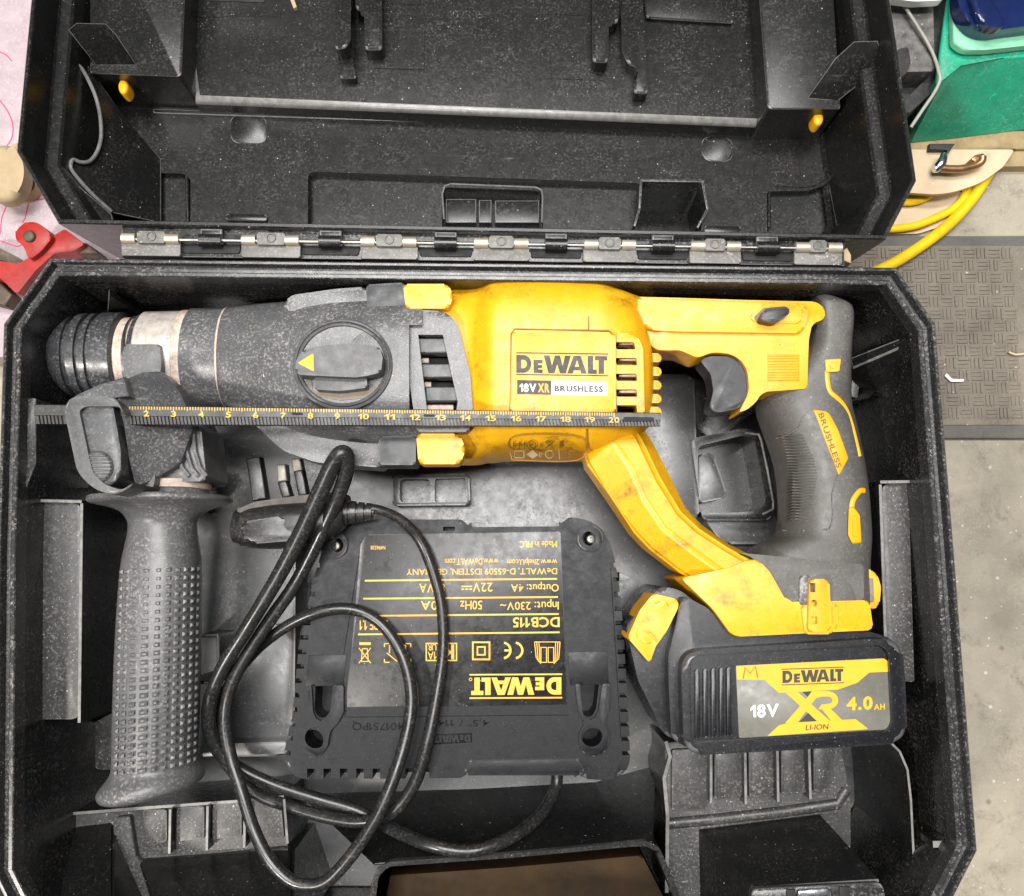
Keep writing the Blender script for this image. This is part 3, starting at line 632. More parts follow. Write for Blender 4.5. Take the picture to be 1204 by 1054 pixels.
# ---- hinge
def HV(u): return 281.5+(u-148)*0.0135
tube('hinge_pin', [(146, HV(146), -0.35), (600, HV(600), -0.35), (990, HV(990), -0.35)], 0.085, 'steel', case, k=1, ns=14)
slab('hinge_flange', [(143, HV(143)-16, 0), (993, HV(993)-16), (993, HV(993)+20), (143, HV(143)+20)], -0.75, -1.3, 'case_rim', case, bev=0.03)
KN = [(143, 212), (284, 353), (424, 491), (557, 622), (686, 748), (811, 871), (934, 990)]
for i, (a, b) in enumerate(KN):
    q = lambda u, d: (u, HV(u)+d)
    k = slab('hinge_leaf', [q(a, 3), q(b, 3), q(b, 19), q(a, 19)], -0.42, -0.9, 'hinge', case, bev=0.1, r=2)
    k2 = slab('hinge_leaf', [q(a+18, -10), q(b-18, -10), q(b-18, 4), q(a+18, 4)], -0.22, -0.9, 'hinge', case, bev=0.12, r=2)
    m_ = (a+b)/2; bm = bmesh.new()
    tube_bm([W(m_+5*math.cos(t), HV(m_)-4+5*math.sin(t), -0.2) for t in [2*math.pi*j/20 for j in range(21)]], 0.035, 6, bm)
    mk('rivet_ring', bm, 'hinge', k2)
    bm = bmesh.new()
    for s in (a, b-18): tube_bm([W(s+1, HV(s)-1, -0.38), W(s+17, HV(s+17)-1, -0.38)], 0.22, 12, bm)
    mk('hinge_barrel', bm, 'brass', case)
    if i < len(KN)-1:
        c0, c1 = b, KN[i+1][0]; m_ = (c0+c1)/2
        slab('hinge_slot', [q(c0+1, 5), q(c1-1, 5), q(c1-3, 15), q(c0+3, 15)], -0.66, -0.8, 'void', case, bev=0.02, r=2)
        bm = bmesh.new(); tube_bm([W(m_-13, HV(m_-13), -0.36), W(m_+13, HV(m_+13), -0.36)], 0.27, 16, bm); mk('lid_knuckle', bm, 'case', case)
        slab('hinge_tab', [q(m_-13, -14), q(m_+13, -14), q(m_+13, -2), q(m_-13, -2)], -0.3, -0.8, 'case', case, bev=0.08)

# ================================================================== DRILL
drill = thing('rotary_hammer_drill', 'yellow and black cordless rotary hammer drill lying on its side in the case', 'drill', W(560, 440, -8.5))
ZC = -3.4
mk('chuck_sleeve', loft_bm(hs([(66, 408, 428, ZC, 0.4, 2), (61, 402, 436, ZC, 0.7, 2), (60, 394, 446, ZC, 1.05, 2), (63, 384, 456, ZC, 1.4, 2), (69, 376, 464, ZC, 1.62, 2), (77, 371, 469, ZC, 1.76, 2),
    (80, 371, 469, ZC, 1.76, 2), (81, 375, 465, ZC, 1.6, 2), (86, 375, 465, ZC, 1.6, 2), (87, 369, 471, ZC, 1.8, 2), (96, 369, 471, ZC, 1.8, 2), (97, 374, 467, ZC, 1.64, 2), (101, 374, 467, ZC, 1.64, 2), (102, 369, 472, ZC, 1.8, 2), (108, 369, 472, ZC, 1.8, 2), (109, 373, 468, ZC, 1.66, 2), (113, 373, 468, ZC, 1.66, 2), (114, 368, 473, ZC, 1.82, 2), (136, 368, 473, ZC, 1.82, 2), (139, 373, 468, ZC, 1.65, 2)]), 1, 56), 'chuck', drill, 30)
mk('dust_ring', loft_bm(hs([(139, 377, 465, ZC, 1.5, 2), (141, 374, 467, ZC, 1.62, 2), (156, 374, 467, ZC, 1.62, 2), (157, 378, 464, ZC, 1.5, 2)]), 1, 48), 'cream', drill)
mk('nose_ring', loft_bm(hs([(156, 376, 466, ZC, 1.55, 2), (157, 371, 470, ZC, 1.7, 2), (162, 369, 472, ZC, 1.75, 2), (163, 373, 468, ZC, 1.6, 2)]), 1, 48), 'chuck', drill)
mk('nose_collar', loft_bm(hs([(162, 370, 472, ZC, 1.7, 2), (164, 367, 475, ZC, 1.8, 2), (212, 366, 476, ZC, 1.84, 2), (213, 369, 472, ZC, 1.7, 2)]), 1, 48), 'silver', drill)
mk('dust_ring', loft_bm(hs([(208, 367, 477, ZC, 1.83, 2), (209, 365, 479, ZC, 1.9, 2), (218, 365, 479, ZC, 1.92, 2), (219, 368, 476, ZC, 1.8, 2)]), 1, 48), 'cream', drill)
mk('gear_collar', loft_bm(hs([(217, 367, 478, ZC, 1.85, 2), (219, 363, 483, ZC, 2.0, 2), (261, 363, 483, ZC, 2.1, 2.1), (262, 365, 481, ZC, 2.0, 2.1)]), 1, 48), 'gear', drill)
mk('seam_ring', loft_bm(hs([(260, 365, 482, ZC, 2.08, 2.1), (261, 362, 485, ZC, 2.14, 2.1), (263, 362, 485, ZC, 2.15, 2.1), (264, 365, 482, ZC, 2.0, 2.1)]), 1, 48), 'cream', drill)
GC = -3.6
gear = mk('gear_housing', loft_bm(hs([(262, 365, 482, ZC, 2.05, 2.1), (264, 362, 487, ZC, 2.15, 2.15), (285, 360, 495, GC, 2.5, 2.3), (310, 359, 508, GC, 2.85, 2.5), (340, 358, 522, GC, 3.2, 2.8), (380, 357, 532, GC, 3.5, 3.2), (430, 357, 538, GC, 3.65, 3.6), (482, 357, 540, GC, 3.7, 3.8), (500, 358, 540, GC, 3.7, 3.8)]), 3, 64), 'gear', drill)
# flat bracket strip and lower bulge of the gear case
slab('gear_flange', [(334, 355), (344, 347), (394, 340), (430, 337), (432, 366), (334, 366)], -0.75, -5.0, 'gear', drill, bev=0.15, r=5)
slab('gear_flange', [(300, 500), (334, 531), (372, 544), (450, 550), (450, 505), (300, 495)], -1.7, -3.6, 'gear', drill, bev=0.35, r=8)
slab('screw_tab', [(430, 335), (476, 332), (477, 364), (432, 366)], -0.35, -5.0, 'trigger', drill, bev=0.3, r=4, seg=4)
slab('screw_tab', [(446, 513), (489, 512), (489, 547), (444, 547)], -0.8, -2.4, 'trigger', drill, bev=0.3, r=4, seg=4)
# motor housing
MC = -3.8
MS = hs([(487, 341, 550, MC, 3.1, 3.4), (500, 341, 551, MC, 3.2, 3.4), (540, 342, 551, MC, 3.3, 3.4), (556, 342, 551, MC, 3.4, 3.4), (566, 341, 550, MC, 3.7, 3.4), (578, 339, 549, MC, 3.98, 4.4), (600, 337, 547, MC, 4.05, 4.6), (640, 337, 547, MC, 4.08, 4.6), (690, 339, 547, MC, 4.05, 4.6), (712, 342, 545, MC, 4.0, 4.4), (735, 350, 540, MC, 3.85, 3.3), (748, 366, 533, MC, 3.6, 3.1), (758, 386, 521, MC, 3.25, 2.8), (763, 402, 507, MC, 2.7, 2.6), (766, 425, 490, MC, 1.9, 2.3)])
motor = mk('motor_housing', loft_bm(MS, 4, 72), 'yellow', drill)
def on_motor(u, v):
    c = catmull(MS, 6)
    for A, B in zip(c, c[1:]):
        if A[0] <= u <= B[0]:
            t = (u-A[0])/max(1e-6, B[0]-A[0]); q = [x+(y-x)*t for x, y in zip(A, B)]; break
    y0, y1 = W(u, q[1], MC-2.5).y, W(u, q[3], MC+2.5).y
    z = MC+q[5]
    for _ in range(4):
        y = W(u, v, z).y; x = min(0.97, abs((y-(y0+y1)/2)/((y1-y0)/2))); z = MC+q[5]*(1-x**q[6])**(1/q[6])
    return z
slab('housing_boss', [(474, 334), (527, 334), (533, 348), (528, 363), (477, 363)], -0.2, -4.0, 'yellow', drill, bev=0.35, r=5, seg=4)
bm = bmesh.new()
px_ = rnd([(489, 510), (540, 510), (548, 528), (541, 546), (492, 546)], 6)
slab_bm(px_, -0.55, -1.7, 0.3, 0, 4, bm=bm); mk('housing_boss', bm, 'yellow', drill)
def seam(name, pts, r, m, fn, k=4, dz=0.0): return tube(name, [(u, v, fn(u, v)+dz) for u, v in (catmull(pts, k) if k > 1 else pts)], r, m, drill, k=1, ns=6)
seam('housing_seam', [(692, v) for v in (346, 352, 360, 368, 378, 388)], 0.04, 'seam_dirt', on_motor, 3)
seam('housing_seam', [(690, v) for v in (505, 515, 525, 533, 540)], 0.04, 'seam_dirt', on_motor, 3)
# dark vent frame between gear case and motor
vf = slab('vent_frame', [(478, 364), (524, 366, 14), (538, 380, 14), (553, 440), (556, 480, 3), (551, 508), (490, 508), (480, 440)], -0.22, -2.2, 'gear', drill, bev=0.12, r=3)
cut(vf, [slab_bm([(488, 385), (518, 385), (536, 466), (534, 480), (532, 488), (500, 488)], 1, -1.9, 0)])
cut(motor, [slab_bm([(478, 375), (530, 375), (545, 440), (545, 492), (478, 492)], 1, -2.1, 0)])
cut(gear, [slab_bm([(478, 375), (530, 375), (545, 440), (545, 492), (478, 492)], 1, -2.1, 0)])
slab('vent_back', [(484, 380), (540, 380), (545, 492), (484, 492)], -1.6, -2.0, 'void', drill, bev=0)
for i, (a, b, c, d) in enumerate(((398, 415, 490, 527), (428, 444, 494, 532), (455, 472, 500, 537))):
    f = slab('vent_slat', [(c, a), (d, a), (d+2, b), (c+1, b)], -0.5, -1.2, 'knob', drill, bev=0.06)
bm = bmesh.new()
for a in (392, 421, 449, 476): slab_bm(rect(492+(a-390)*0.1, a, 501+(a-390)*0.1, a+6), -1.0, -1.5, 0.04, bm=bm)
slab_bm(rect(500, 476, 533, 482), -0.9, -1.4, 0.03, bm=bm)
mk('vent_dust', bm, 'cream', drill)
# mode knob
kb = slab('mode_knob', circ(403, 429, 54, 56, 50), 0.02, -1.2, 'gear', drill, bev=0.06)
bm = bmesh.new()
for r_, rv, z in ((56.5, 52, 0.12), (52, 47.5, 0.06)):
    tube_bm([W(403+r_*math.cos(t), 429+rv*math.sin(t), z) for t in [2*math.pi*j/72 for j in range(73)]], 0.075, 8, bm)
mk('knob_ring', bm, 'knob', kb)
slab('knob_lever', [(347, 437), (348, 424), (357, 411), (380, 406), (420, 404), (446, 408), (450, 420), (448, 438), (432, 442), (418, 444), (352, 441)], 1.0, 0.0, 'knob', kb, bev=0.12, r=3)
slab('knob_step', [(368, 444), (431, 443), (432, 456), (400, 460), (370, 458)], 0.62, 0.0, 'knob', kb, bev=0.1, r=3)
slab('knob_dust', rnd([(358, 446), (366, 446), (368, 461), (402, 463), (434, 459), (440, 446), (444, 455), (432, 468), (400, 471), (372, 466)], 2), 0.06, -0.1, 'grime', kb, bev=0.02)
bm = bmesh.new(); slab_bm(rnd([(350, 427), (368.5, 415.5), (369, 437)], 1.5), 1.02, 0.9, 0.01, bm=bm); mk('knob_arrow', bm, 'print_yellow', kb)
bm = bmesh.new()                                                     # moulded hammer symbol
for a, b in (((309, 419), (312, 429)), ((312, 429), (321, 424)), ((316, 426), (317, 436)), ((310, 438), (321, 437)), ((310, 443), (323, 441)), ((310, 438), (310, 443))): slab_bm(line_px(a, b, 1.3), -0.66, -1.5, 0, bm=bm)
mk('hammer_symbol', bm, 'cream', drill)
# label plate and prints
lp = slab('name_plate', [(602, 389), (720, 391), (724, 397), (724, 486), (600, 486)], 0.42, -1.0, 'yellow', drill, bev=0.1, r=5, seg=4)
seam('plate_seam', [(600, 486), (601, 392), (605, 387), (716, 389), (722, 394), (725, 486)], 0.03, 'seam_dirt', lambda u, v: 0.29, 1)
ZP = 0.436
bm = bmesh.new(); logo(bm, ubox(607, 417.5, 714, 438.5, dv=1.5), ZP)
for y in (415, 440.5): flat(bm, line_px((607, y), (715, y+1.5), 1.4), ZP)
mk('maker_name', bm, 'print_black', lp)
bm = bmesh.new(); flat(bm, [(608, 447), (648, 447.7), (648, 464.5), (608, 463.5)], ZP); mk('print_ground', bm, 'print_black', lp)
bm = bmesh.new(); flat(bm, [(648.4, 447.7), (714.5, 448.7), (714.5, 465.5), (648.4, 464.5)], ZP); mk('print_ground', bm, 'print_white', lp)
bm = bmesh.new(); write(bm, '18V', ubox(611, 451, 630.5, 461, dv=.4), ZP+.014, 0.025); mk('print_text', bm, 'print_white', lp)
bm = bmesh.new(); write(bm, 'XR', ubox(632.5, 451, 646, 461.5, dv=.3), ZP+.014, 0.035); mk('print_text', bm, 'print_yellow', lp)
bm = bmesh.new(); write(bm, 'BRUSHLESS', ubox(652, 453.2, 709, 460.5, dv=1), ZP+.014, 0.04); mk('print_text', bm, 'print_black', lp)
# right vent grille
vg = slab('vent_grille', [(725, 392), (746, 392, 12), (756, 406, 10), (758, 486), (724, 486)], 0.30, -2.0, 'yellow', drill, bev=0.08, r=2)
gcut = lambda: [slab_bm(rnd([(727, y), (749+(y > 400)*3, y), (751+(y > 400)*2, y+9), (728, y+9)], 2), 1.2, -0.7, 0) for y in (396, 415, 434, 453, 472)]
cut(vg, gcut()); cut(motor, gcut())
bm = bmesh.new()
for y in (396, 415, 434, 453): slab_bm(rect(728, y+2.5, 751, y+9), 0.02, -0.65, 0.02, bm=bm)
mk('vent_dust', bm, 'cream', drill)
for y in (415, 431, 447, 463, 478):
    slab('end_rib', [(760, y), (777, y+1), (778, y+11), (762, y+11)], -1.15, -5, 'yellow', drill, bev=0.15, r=3)
# rating marks on the lower flank
seam('rating_frame', [(602, 541), (604, 513), (683, 514), (680, 541), (602, 541)], 0.025, 'seam_dirt', on_motor, 6)
rp = motor
bm = bmesh.new(); z = 2.0
for q in (((604, 524), (604, 532)), ((611, 524), (611, 532)), ((617, 524), (617, 532)), ((604, 528), (617, 528)), ((605, 535), (616, 535)), ((605, 543), (616, 543)), ((605, 535), (605, 543)), ((616, 535), (616, 543)),
          ((641, 524), (651, 532)), ((641, 532), (651, 524)), ((642, 523.5), (650, 523.5)), ((658, 525), (661, 525)), ((657, 533), (658, 545))): flat(bm, line_px(q[0], q[1], 1.2), z+0.001*len(bm.faces))
def ringflat(bm, u, v, r, w, z, n=20):
    A = [bm.verts.new(W(u+r*math.cos(2*math.pi*i/n), v+r*math.sin(2*math.pi*i/n), z)) for i in range(n)]; B = [bm.verts.new(W(u+(r-w)*math.cos(2*math.pi*i/n), v+(r-w)*math.sin(2*math.pi*i/n), z)) for i in range(n)]
    for i in range(n): bm.faces.new((A[i], A[(i+1) % n], B[(i+1) % n], B[i]))
ringflat(bm, 625, 528, 5.5, 1.1, z); flat(bm, [(622, 530), (628, 528), (622, 526)], z); ringflat(bm, 646, 539, 5, 1.0, z)
flat(bm, [(619, 539), (626, 534), (633, 540), (626, 544)], z); write(bm, 'B', ubox(635, 526, 638, 531), z); write(bm, 'B', ubox(634, 537, 638, 542), z)
flat(bm, rect(658, 523.5, 661.5, 531), z-.01); write(bm, '12 508', ubox(667, 532, 670, 544), z)
N_ = Vector((602, 662))
for v in bm.verts:           # lay the print on the curved flank
    p = v.co; d = p-CAM; r_ = Vector((d.dot(RT), d.dot(UP), d.dot(FW))); u_, v_ = CU+F*r_.x/r_.z, CV-F*r_.y/r_.z-4.5
    v.co = W(u_, v_, on_motor(u_, v_)+0.02+0.004*((int(u_*7)) % 5))
mk('rating_marks', bm, 'print_brown', rp)
# ---- handle: top bar, trigger housing, grip, foot
slab('handle_bar', [(700, 341), (742, 349), (800, 350.5), (876, 353), (962, 355, 8), (971, 366, 6), (969, 376, 5), (955, 380, 5), (951, 400), (949, 457, 4), (896, 461, 6), (889, 473, 6), (878, 482, 4), (869, 485, 3), (873, 477), (881, 461, 8), (879, 434, 12), (866, 417, 10), (838, 414, 8), (820, 421, 4), (800, 412), (772, 412)], -1.1, -3.1, 'yellow', drill, bev=0.55, r=4, seg=5)
mk('housing_shoulder', loft_bm(hs([(706, 348, 425, MC, 3.8, 3.6), (726, 353, 412, MC, 3.5, 3.4), (742, 357, 406, MC, 3.05, 3.2), (756, 360, 402, MC, 2.55, 3), (768, 364, 396, MC, 1.9, 2.6)]), 4, 48), 'yellow', drill)
slab('handle_ridge', [(742, 352), (874, 356), (950, 360), (950, 372), (944, 392), (800, 390), (760, 388)], -0.85, -2.0, 'yellow', drill, bev=0.3, r=8, seg=4)
sr = slab('selector_recess', [(884, 378), (882, 370), (898, 357), (940, 358, 6), (945, 366), (941, 381, 6)], -0.78, -1.5, 'yellow_clean', drill, bev=0.05, r=4)
slab('selector_slot', [(889, 379), (886, 373), (899, 361), (913, 366), (914, 381)], -0.76, -1.2, 'grime', sr, bev=0.03, r=3)
slab('selector_button', [(893, 376), (900, 362), (927, 360), (930, 368), (912, 380)], -0.2, -1.2, 'trigger', sr, bev=0.18, r=5, seg=4)
bm = bmesh.new()
for i in range(10): slab_bm(rect(903, 417+i*3.2, 940, 418.8+i*3.2), -1.03, -1.4, 0.03, bm=bm)
mk('texture_ridge', bm, 'yellow', drill)
tg = slab('trigger', [(823, 424, 4), (834, 419), (862, 419, 10), (873, 427, 10), (880, 446), (879, 464), (871, 480, 6), (842, 486, 8), (834, 479, 6), (839, 460), (836, 440)], -1.35, -2.7, 'trigger', drill, bev=0.45, r=5, seg=6)
GZc = -3.3
GS = vs([(364, 950, 982, GZc, 1.6, 3), (367, 938, 990, GZc, 1.9, 3.6), (376, 930, 997, GZc, 2.05, 4), (420, 930, 994, GZc, 2.12, 3.6), (458, 900, 996, GZc, 2.15, 3), (480, 886, 998, GZc, 2.2, 2.7), (510, 895, 1005, GZc, 2.25, 2.6), (545, 907, 1012, GZc, 2.25, 2.6), (580, 912, 1017, GZc, 2.25, 2.6), (608, 912, 1019, GZc, 2.25, 2.7), (630, 906, 1020, GZc, 2.3, 2.8), (641, 884, 1020, GZc, 2.35, 3), (652, 872, 1019, GZc, 2.4, 3.2), (668, 874, 1018, GZc, 2.4, 3.4), (700, 890, 1017, GZc, 2.45, 3.6), (712, 905, 1016, GZc, 2.4, 3.6)])
mk('grip', loft_bm(GS, 3, 56), 'rubber', drill)
GSI = catmull(GS, 8)
def on_grip(u, v):
    for A, B in zip(GSI, GSI[1:]):
        if A[1] <= v <= B[1]:
            t = (v-A[1])/max(1e-6, B[1]-A[1]); q = [x+(y-x)*t for x, y in zip(A, B)]; break
    else: q = GSI[-1]
    k = min(0.8, 0.22+(q[6]-2)*0.32)*q[5]; x0, x1 = W(q[0], v, GZc-k).x, W(q[2], v, GZc+0.35*k).x; z = GZc+q[5]
    for _ in range(4):
        x = min(0.985, abs((W(u, v, z).x-(x0+x1)/2)/((x1-x0)/2))); z = GZc+q[5]*(1-x**q[6])**(1/q[6])
    return z
bm = bmesh.new()
for i in range(30):
    v = 512+i*3.4; a = 919+min(i, 8)*0.8; b = a+36-abs(i-14)*0.8
    P = [W(a+(b-a)*t/5, v, 0) for t in range(6)]
    pts = [W(a+(b-a)*t/5, v, on_grip(a+(b-a)*t/5, v)) for t in range(6)]
    tube_bm(pts, 0.022, 6, bm)
mk('grip_ridge', bm, 'rubber', drill, kind='stuff')
tube('grip_seam', [(u, v, on_grip(u, v)) for u, v in ((912, 516), (925, 512), (938, 503), (944, 491), (952, 483), (958, 482))], 0.03, 'gear', drill, k=4, ns=6)
tube('grip_seam', [(u, v, on_grip(u, v)) for u, v in ((986, 557), (981, 570), (978, 585), (979, 605), (976, 619), (968, 623), (920, 624))], 0.03, 'gear', drill, k=4, ns=6)
def drape(name, px, m, th=0.06, lift=0.04, par=None, r=2):
    q = rnd(px, r); bm = bmesh.new()
    top = [W(u, v, on_grip(u, v)+lift) for u, v in q]
    cu_, cv_ = sum(p[0] for p in q)/len(q), sum(p[1] for p in q)/len(q); n = len(q)
    rr = [[bm.verts.new(W(cu_+(u-cu_)*s, cv_+(v-cv_)*s, on_grip(cu_+(u-cu_)*s, cv_+(v-cv_)*s)+(lift if s < 1.0 else lift*0.4))) for u, v in q] for s in (1.03, 0.97, 0.6, 0.25)]
    for A, B in zip(rr, rr[1:]):
        for i in range(n): bm.faces.new((A[i], A[(i+1) % n], B[(i+1) % n], B[i]))
    bm.faces.new(rr[-1]); return mk(name, bm, m, par or drill)
gb = drape('grip_badge', [(957, 483), (974, 485, 6), (985, 505), (997, 538, 3), (986, 558)], 'yellow_clean', lift=0.05)
bm = bmesh.new(); V, Fs = txt_poly('BRUSHLESS', 0.01)
f = quadmap([(962, 487), (984, 551), (990, 549), (968, 485)]); put(bm, V, Fs, f, lambda u: 0)
for v in bm.verts: pass
bm.free(); bm = bmesh.new()
x0, x1 = min(p[0] for p in V), max(p[0] for p in V); y0, y1 = min(p[1] for p in V), max(p[1] for p in V)
vv = []
for p in V:
    u, v = f((p[0]-x0)/(x1-x0), (p[1]-y0)/(y1-y0)); vv.append(bm.verts.new(W(u, v, on_grip(u, v)+0.075)))
for t in Fs: bm.faces.new([vv[i] for i in t])
mk('badge_text', bm, 'print_brown', gb)
def accent(pts, r, k=5): return mk('grip_accent', tube_bm([W(u, v, on_grip(u, v)-0.02) for u, v in catmull(pts, k)], r, 10, flat=0.6), 'yellow_clean', drill)
def accent_pad(px): return drape('grip_accent', px, 'yellow_clean', lift=0.12, r=2)
accent_pad([(970, 423), (989, 422), (987, 437), (971, 438)])
drape('accent_inset', [(976, 427), (984, 426), (982, 433), (976, 433)], 'label_yellow', lift=0.17)
accent([(972, 436), (973, 450), (976, 461), (986, 470), (994, 481), (1000, 497), (1006, 520), (1010, 537)], 0.11)
accent_pad([(998, 597), (1003, 596), (1011, 606), (1013, 638), (1002, 639), (997, 629)])
drape('accent_inset', [(1002, 606), (1007, 608), (1009, 631), (1003, 631)], 'label_yellow', lift=0.17)
accent([(1001, 598), (1003, 588), (1010, 578), (1016, 577)], 0.12)
# strut and foot
SR = [(750, 492), (768, 520), (783, 551), (807, 597), (826, 617), (858, 640), (882, 652)]
SL = [(736, 490), (752, 516), (775, 564), (799, 603), (822, 624), (853, 644), (884, 662)]
SA = [(704, 492), (721, 519), (740, 548), (757, 587), (780, 622), (815, 649), (850, 673)]
SB = [(682, 520), (690, 545), (718, 585), (746, 627), (764, 646), (800, 674), (822, 686)]
bm = bmesh.new(); Q = []
for i in range(7):
    z_ = [-1.75, -1.0, -0.9, -1.7] if i else [-2.6, -1.7, -1.6, -2.6]
    P_ = [W(*SR[i], z_[0]), W(*SL[i], z_[1]), W(*SA[i], z_[2]), W(*SB[i], z_[3])]
    P_ += [Vector((P_[3].x+0.15, P_[3].y+0.1, -5.2)), Vector((P_[0].x-0.1, P_[0].y, -5.2))]
    Q.append([bm.verts.new(p) for p in P_])
for A, B in zip(Q, Q[1:]):
    for i in range(6): bm.faces.new((A[i], A[(i+1) % 6], B[(i+1) % 6], B[i]))
bm.faces.new(Q[0]); bm.faces.new(Q[-1][::-1])
bmesh.ops.bevel(bm, geom=[e for e in bm.edges if all(any(v in q[:4] for q in Q) for v in e.verts) and not all(v in Q[0] or v in Q[-1] for v in e.verts) and len({[v in q for q in Q].index(True) for v in e.verts}) == 2], offset=0.16, segments=3, affect='EDGES', clamp_overlap=True)
mk('strut', bm, 'yellow', drill, 30)
slab('foot', [(800, 680), (858, 668), (888, 655, 14), (905, 672), (925, 708), (1022, 706), (1027, 741), (862, 749, 8), (838, 716)], -0.85, -5.6, 'yellow', drill, bev=0.55, r=6, seg=4)
slab('foot_cover', [(868, 650), (1016, 664), (1016, 706), (924, 711, 4), (906, 682), (884, 655)], -0.9, -5.2, 'rubber', drill, bev=0.3, r=5, seg=4)
tb = slab('hook_plate', [(952, 681, 6), (975, 681, 6), (978, 742, 6), (950, 744, 6)], -0.55, -1.6, 'yellow_clean', drill, bev=0.1, r=4)
slab('hook_frame', [(940, 678), (952, 676), (950, 712), (940, 712)], -0.8, -1.6, 'gear', drill, bev=0.1, r=4)
slab('hook_frame', [(942, 712), (985, 710), (985, 738), (978, 746), (946, 746)], -0.75, -1.6, 'yellow', drill, bev=0.12, r=4)
cut(tb, [slab_bm(rect(957.5, 686, 964, 697), 0, -1.2, 0), slab_bm(circ(962.5, 710, 4, 16), 0, -1.2, 0), slab_bm(rect(959, 726, 966, 735), 0, -1.2, 0)])
slab('belt_clip', [(1016, 668), (1030, 672, 8), (1036, 690), (1034, 712, 6), (1026, 718), (1018, 708)], -1.4, -3.8, 'yellow_clean', drill, bev=0.2, r=4)
bm = bmesh.new(); slab_bm([(1022, 680), (1027, 680), (1028, 708), (1023, 709)], -1.37, -1.6, 0.03, 2, bm=bm); mk('clip_slot', bm, 'grime', drill)
bm = bmesh.new(); write(bm, 'DEWALT', ubox(988, 719, 1014, 727), -0.93); mk('worn_mark', bm, 'worn_red', drill)
# ---- battery pack
bt = slab('battery_pack', [(786, 800), (786, 770), (803, 700, 8), (834, 716), (862, 748), (1020, 742), (1052, 752), (1064, 790), (1066, 838), (1045, 876), (826, 888), (790, 870)], -1.25, -7.4, 'battery', drill, bev=0.5, r=8, seg=5)
mk('battery_flank', slab_bm([(736, 737), (777, 689), (800, 694), (835, 722), (820, 790), (808, 872), (784, 868), (750, 800)], -2.2, -7.2, 0.7, 8, 5), 'battery', bt)
mk('battery_latch', slab_bm([(738, 750), (752, 718), (768, 698), (797, 705, 5), (798, 714, 4), (784, 742), (771, 760), (764, 780, 4)], -1.55, -4.0, 0.25, 4, 4), 'yellow_clean', bt)
lg = mk('latch_scoop', slab_bm([(746, 748), (760, 722), (772, 706), (788, 709), (777, 738), (764, 760)], -1.50, -2.4, 0.25, 5, 4), 'yellow', bt)
bm = bmesh.new()
for i in range(4): slab_bm(line_px((756+i*3.5, 742+i*-1+i*3), (767+i*2, 744+i*3.4), 1.6), -1.44, -1.9, 0.02, bm=bm)
mk('latch_rib', bm, 'yellow_clean', bt)
BZ = [(801, 766, 26), (1061, 750, 26), (1068, 874, 24), (805, 889, 24)]
BZ2 = [(811, 772, 20), (1051, 759, 20), (1057, 864, 18), (813, 879, 18)]
bz = mk('battery_bezel', slab_bm(rnd(BZ, 20, 8), -0.25, -2.5, 0.2, 0, 4), 'battery', bt)
cut(bz, [slab_bm(rnd(BZ2, 20, 8), 0.3, -0.55, 0)])
slab('battery_face', rnd(BZ2, 20, 8), -0.5, -1.0, 'battery', bt, bev=0.0)
for i, x in enumerate((820.5, 830, 839.5, 849, 857.5)):
    slab('face_rib', [(x-3, 787-i*0.6), (x+3, 787-i*0.6), (x+3.6, 869-i*0.9), (x-2.4, 870-i*0.9)], -0.3, -0.6, 'battery', bt, bev=0.07, r=2)
bl = slab('battery_label', [(865, 783), (1040, 774, 5), (1046, 780), (1049, 852, 5), (1042, 858), (869, 868)], -0.46, -0.6, 'label_grey', bt, bev=0.01, r=2)
ZB = -0.445
bm = bmesh.new(); flat(bm, [(866, 783.3), (1039.5, 774.6), (1044, 778), (1045, 790), (1022, 791), (1008, 803), (985, 811), (916, 815), (906, 806), (899, 799.5), (866.6, 799)], ZB)
flat(bm, [(902.5, 865.5), (916, 853), (928, 850), (1006, 845.8), (1020, 856.5), (1020, 857.5)], ZB); mk('label_band', bm, 'label_yellow', bl)
bm = bmesh.new()
flat(bm, [(924, 815), (938, 814), (976, 848), (962, 849.3)], ZB+.002)
flat(bm, [(955, 813), (967, 812.5), (951, 831), (944.5, 826.5)], ZB+.004); flat(bm, [(942, 829), (949, 834.5), (938, 849.8), (923, 850.5)], ZB+.004)
o_ = arcs(973, 823.5, 12.5, 10.5, -90, 90, 10); i_ = arcs(973, 823.5, 5.5, 4.5, -90, 90, 10)
A = [bm.verts.new(W(p[0], p[1], ZB+.004)) for p in o_]; B = [bm.verts.new(W(p[0], p[1], ZB+.004)) for p in i_]
for q in range(10): bm.faces.new((A[q], A[q+1], B[q+1], B[q]))
flat(bm, [(959, 812.8), (973, 812.9), (973, 819), (966, 819.2), (956, 822)], ZB+.006); flat(bm, [(962, 834), (973, 834), (973, 828.2), (966, 828.4)], ZB+.004)
flat(bm, [(964, 831), (972, 829), (990, 846.5), (977, 847.5)], ZB+.007)
mk('label_mark', bm, 'label_yellow', bl)
bm = bmesh.new(); flat(bm, [(939.5, 849.4), (950.5, 838.5), (960.5, 848.4)], ZB+.008); flat(bm, [(943.5, 813.6), (954.5, 813), (949.5, 819.5)], ZB+.008)
logo(bm, quadmap([(920, 803.5), (991.5, 801), (991.5, 786.5), (920, 789)]), ZB+.01)
flat(bm, line_px((919, 787.2), (992, 784.7), 1.1), ZB+.01); flat(bm, line_px((919, 805.6), (992.5, 803), 1.1), ZB+.01)
write(bm, 'LI-ION', quadmap([(947, 859), (973.5, 857.6), (974.5, 851.2), (948, 852.6)]), ZB+.01, 0.015); mk('label_text', bm, 'print_black', bl)
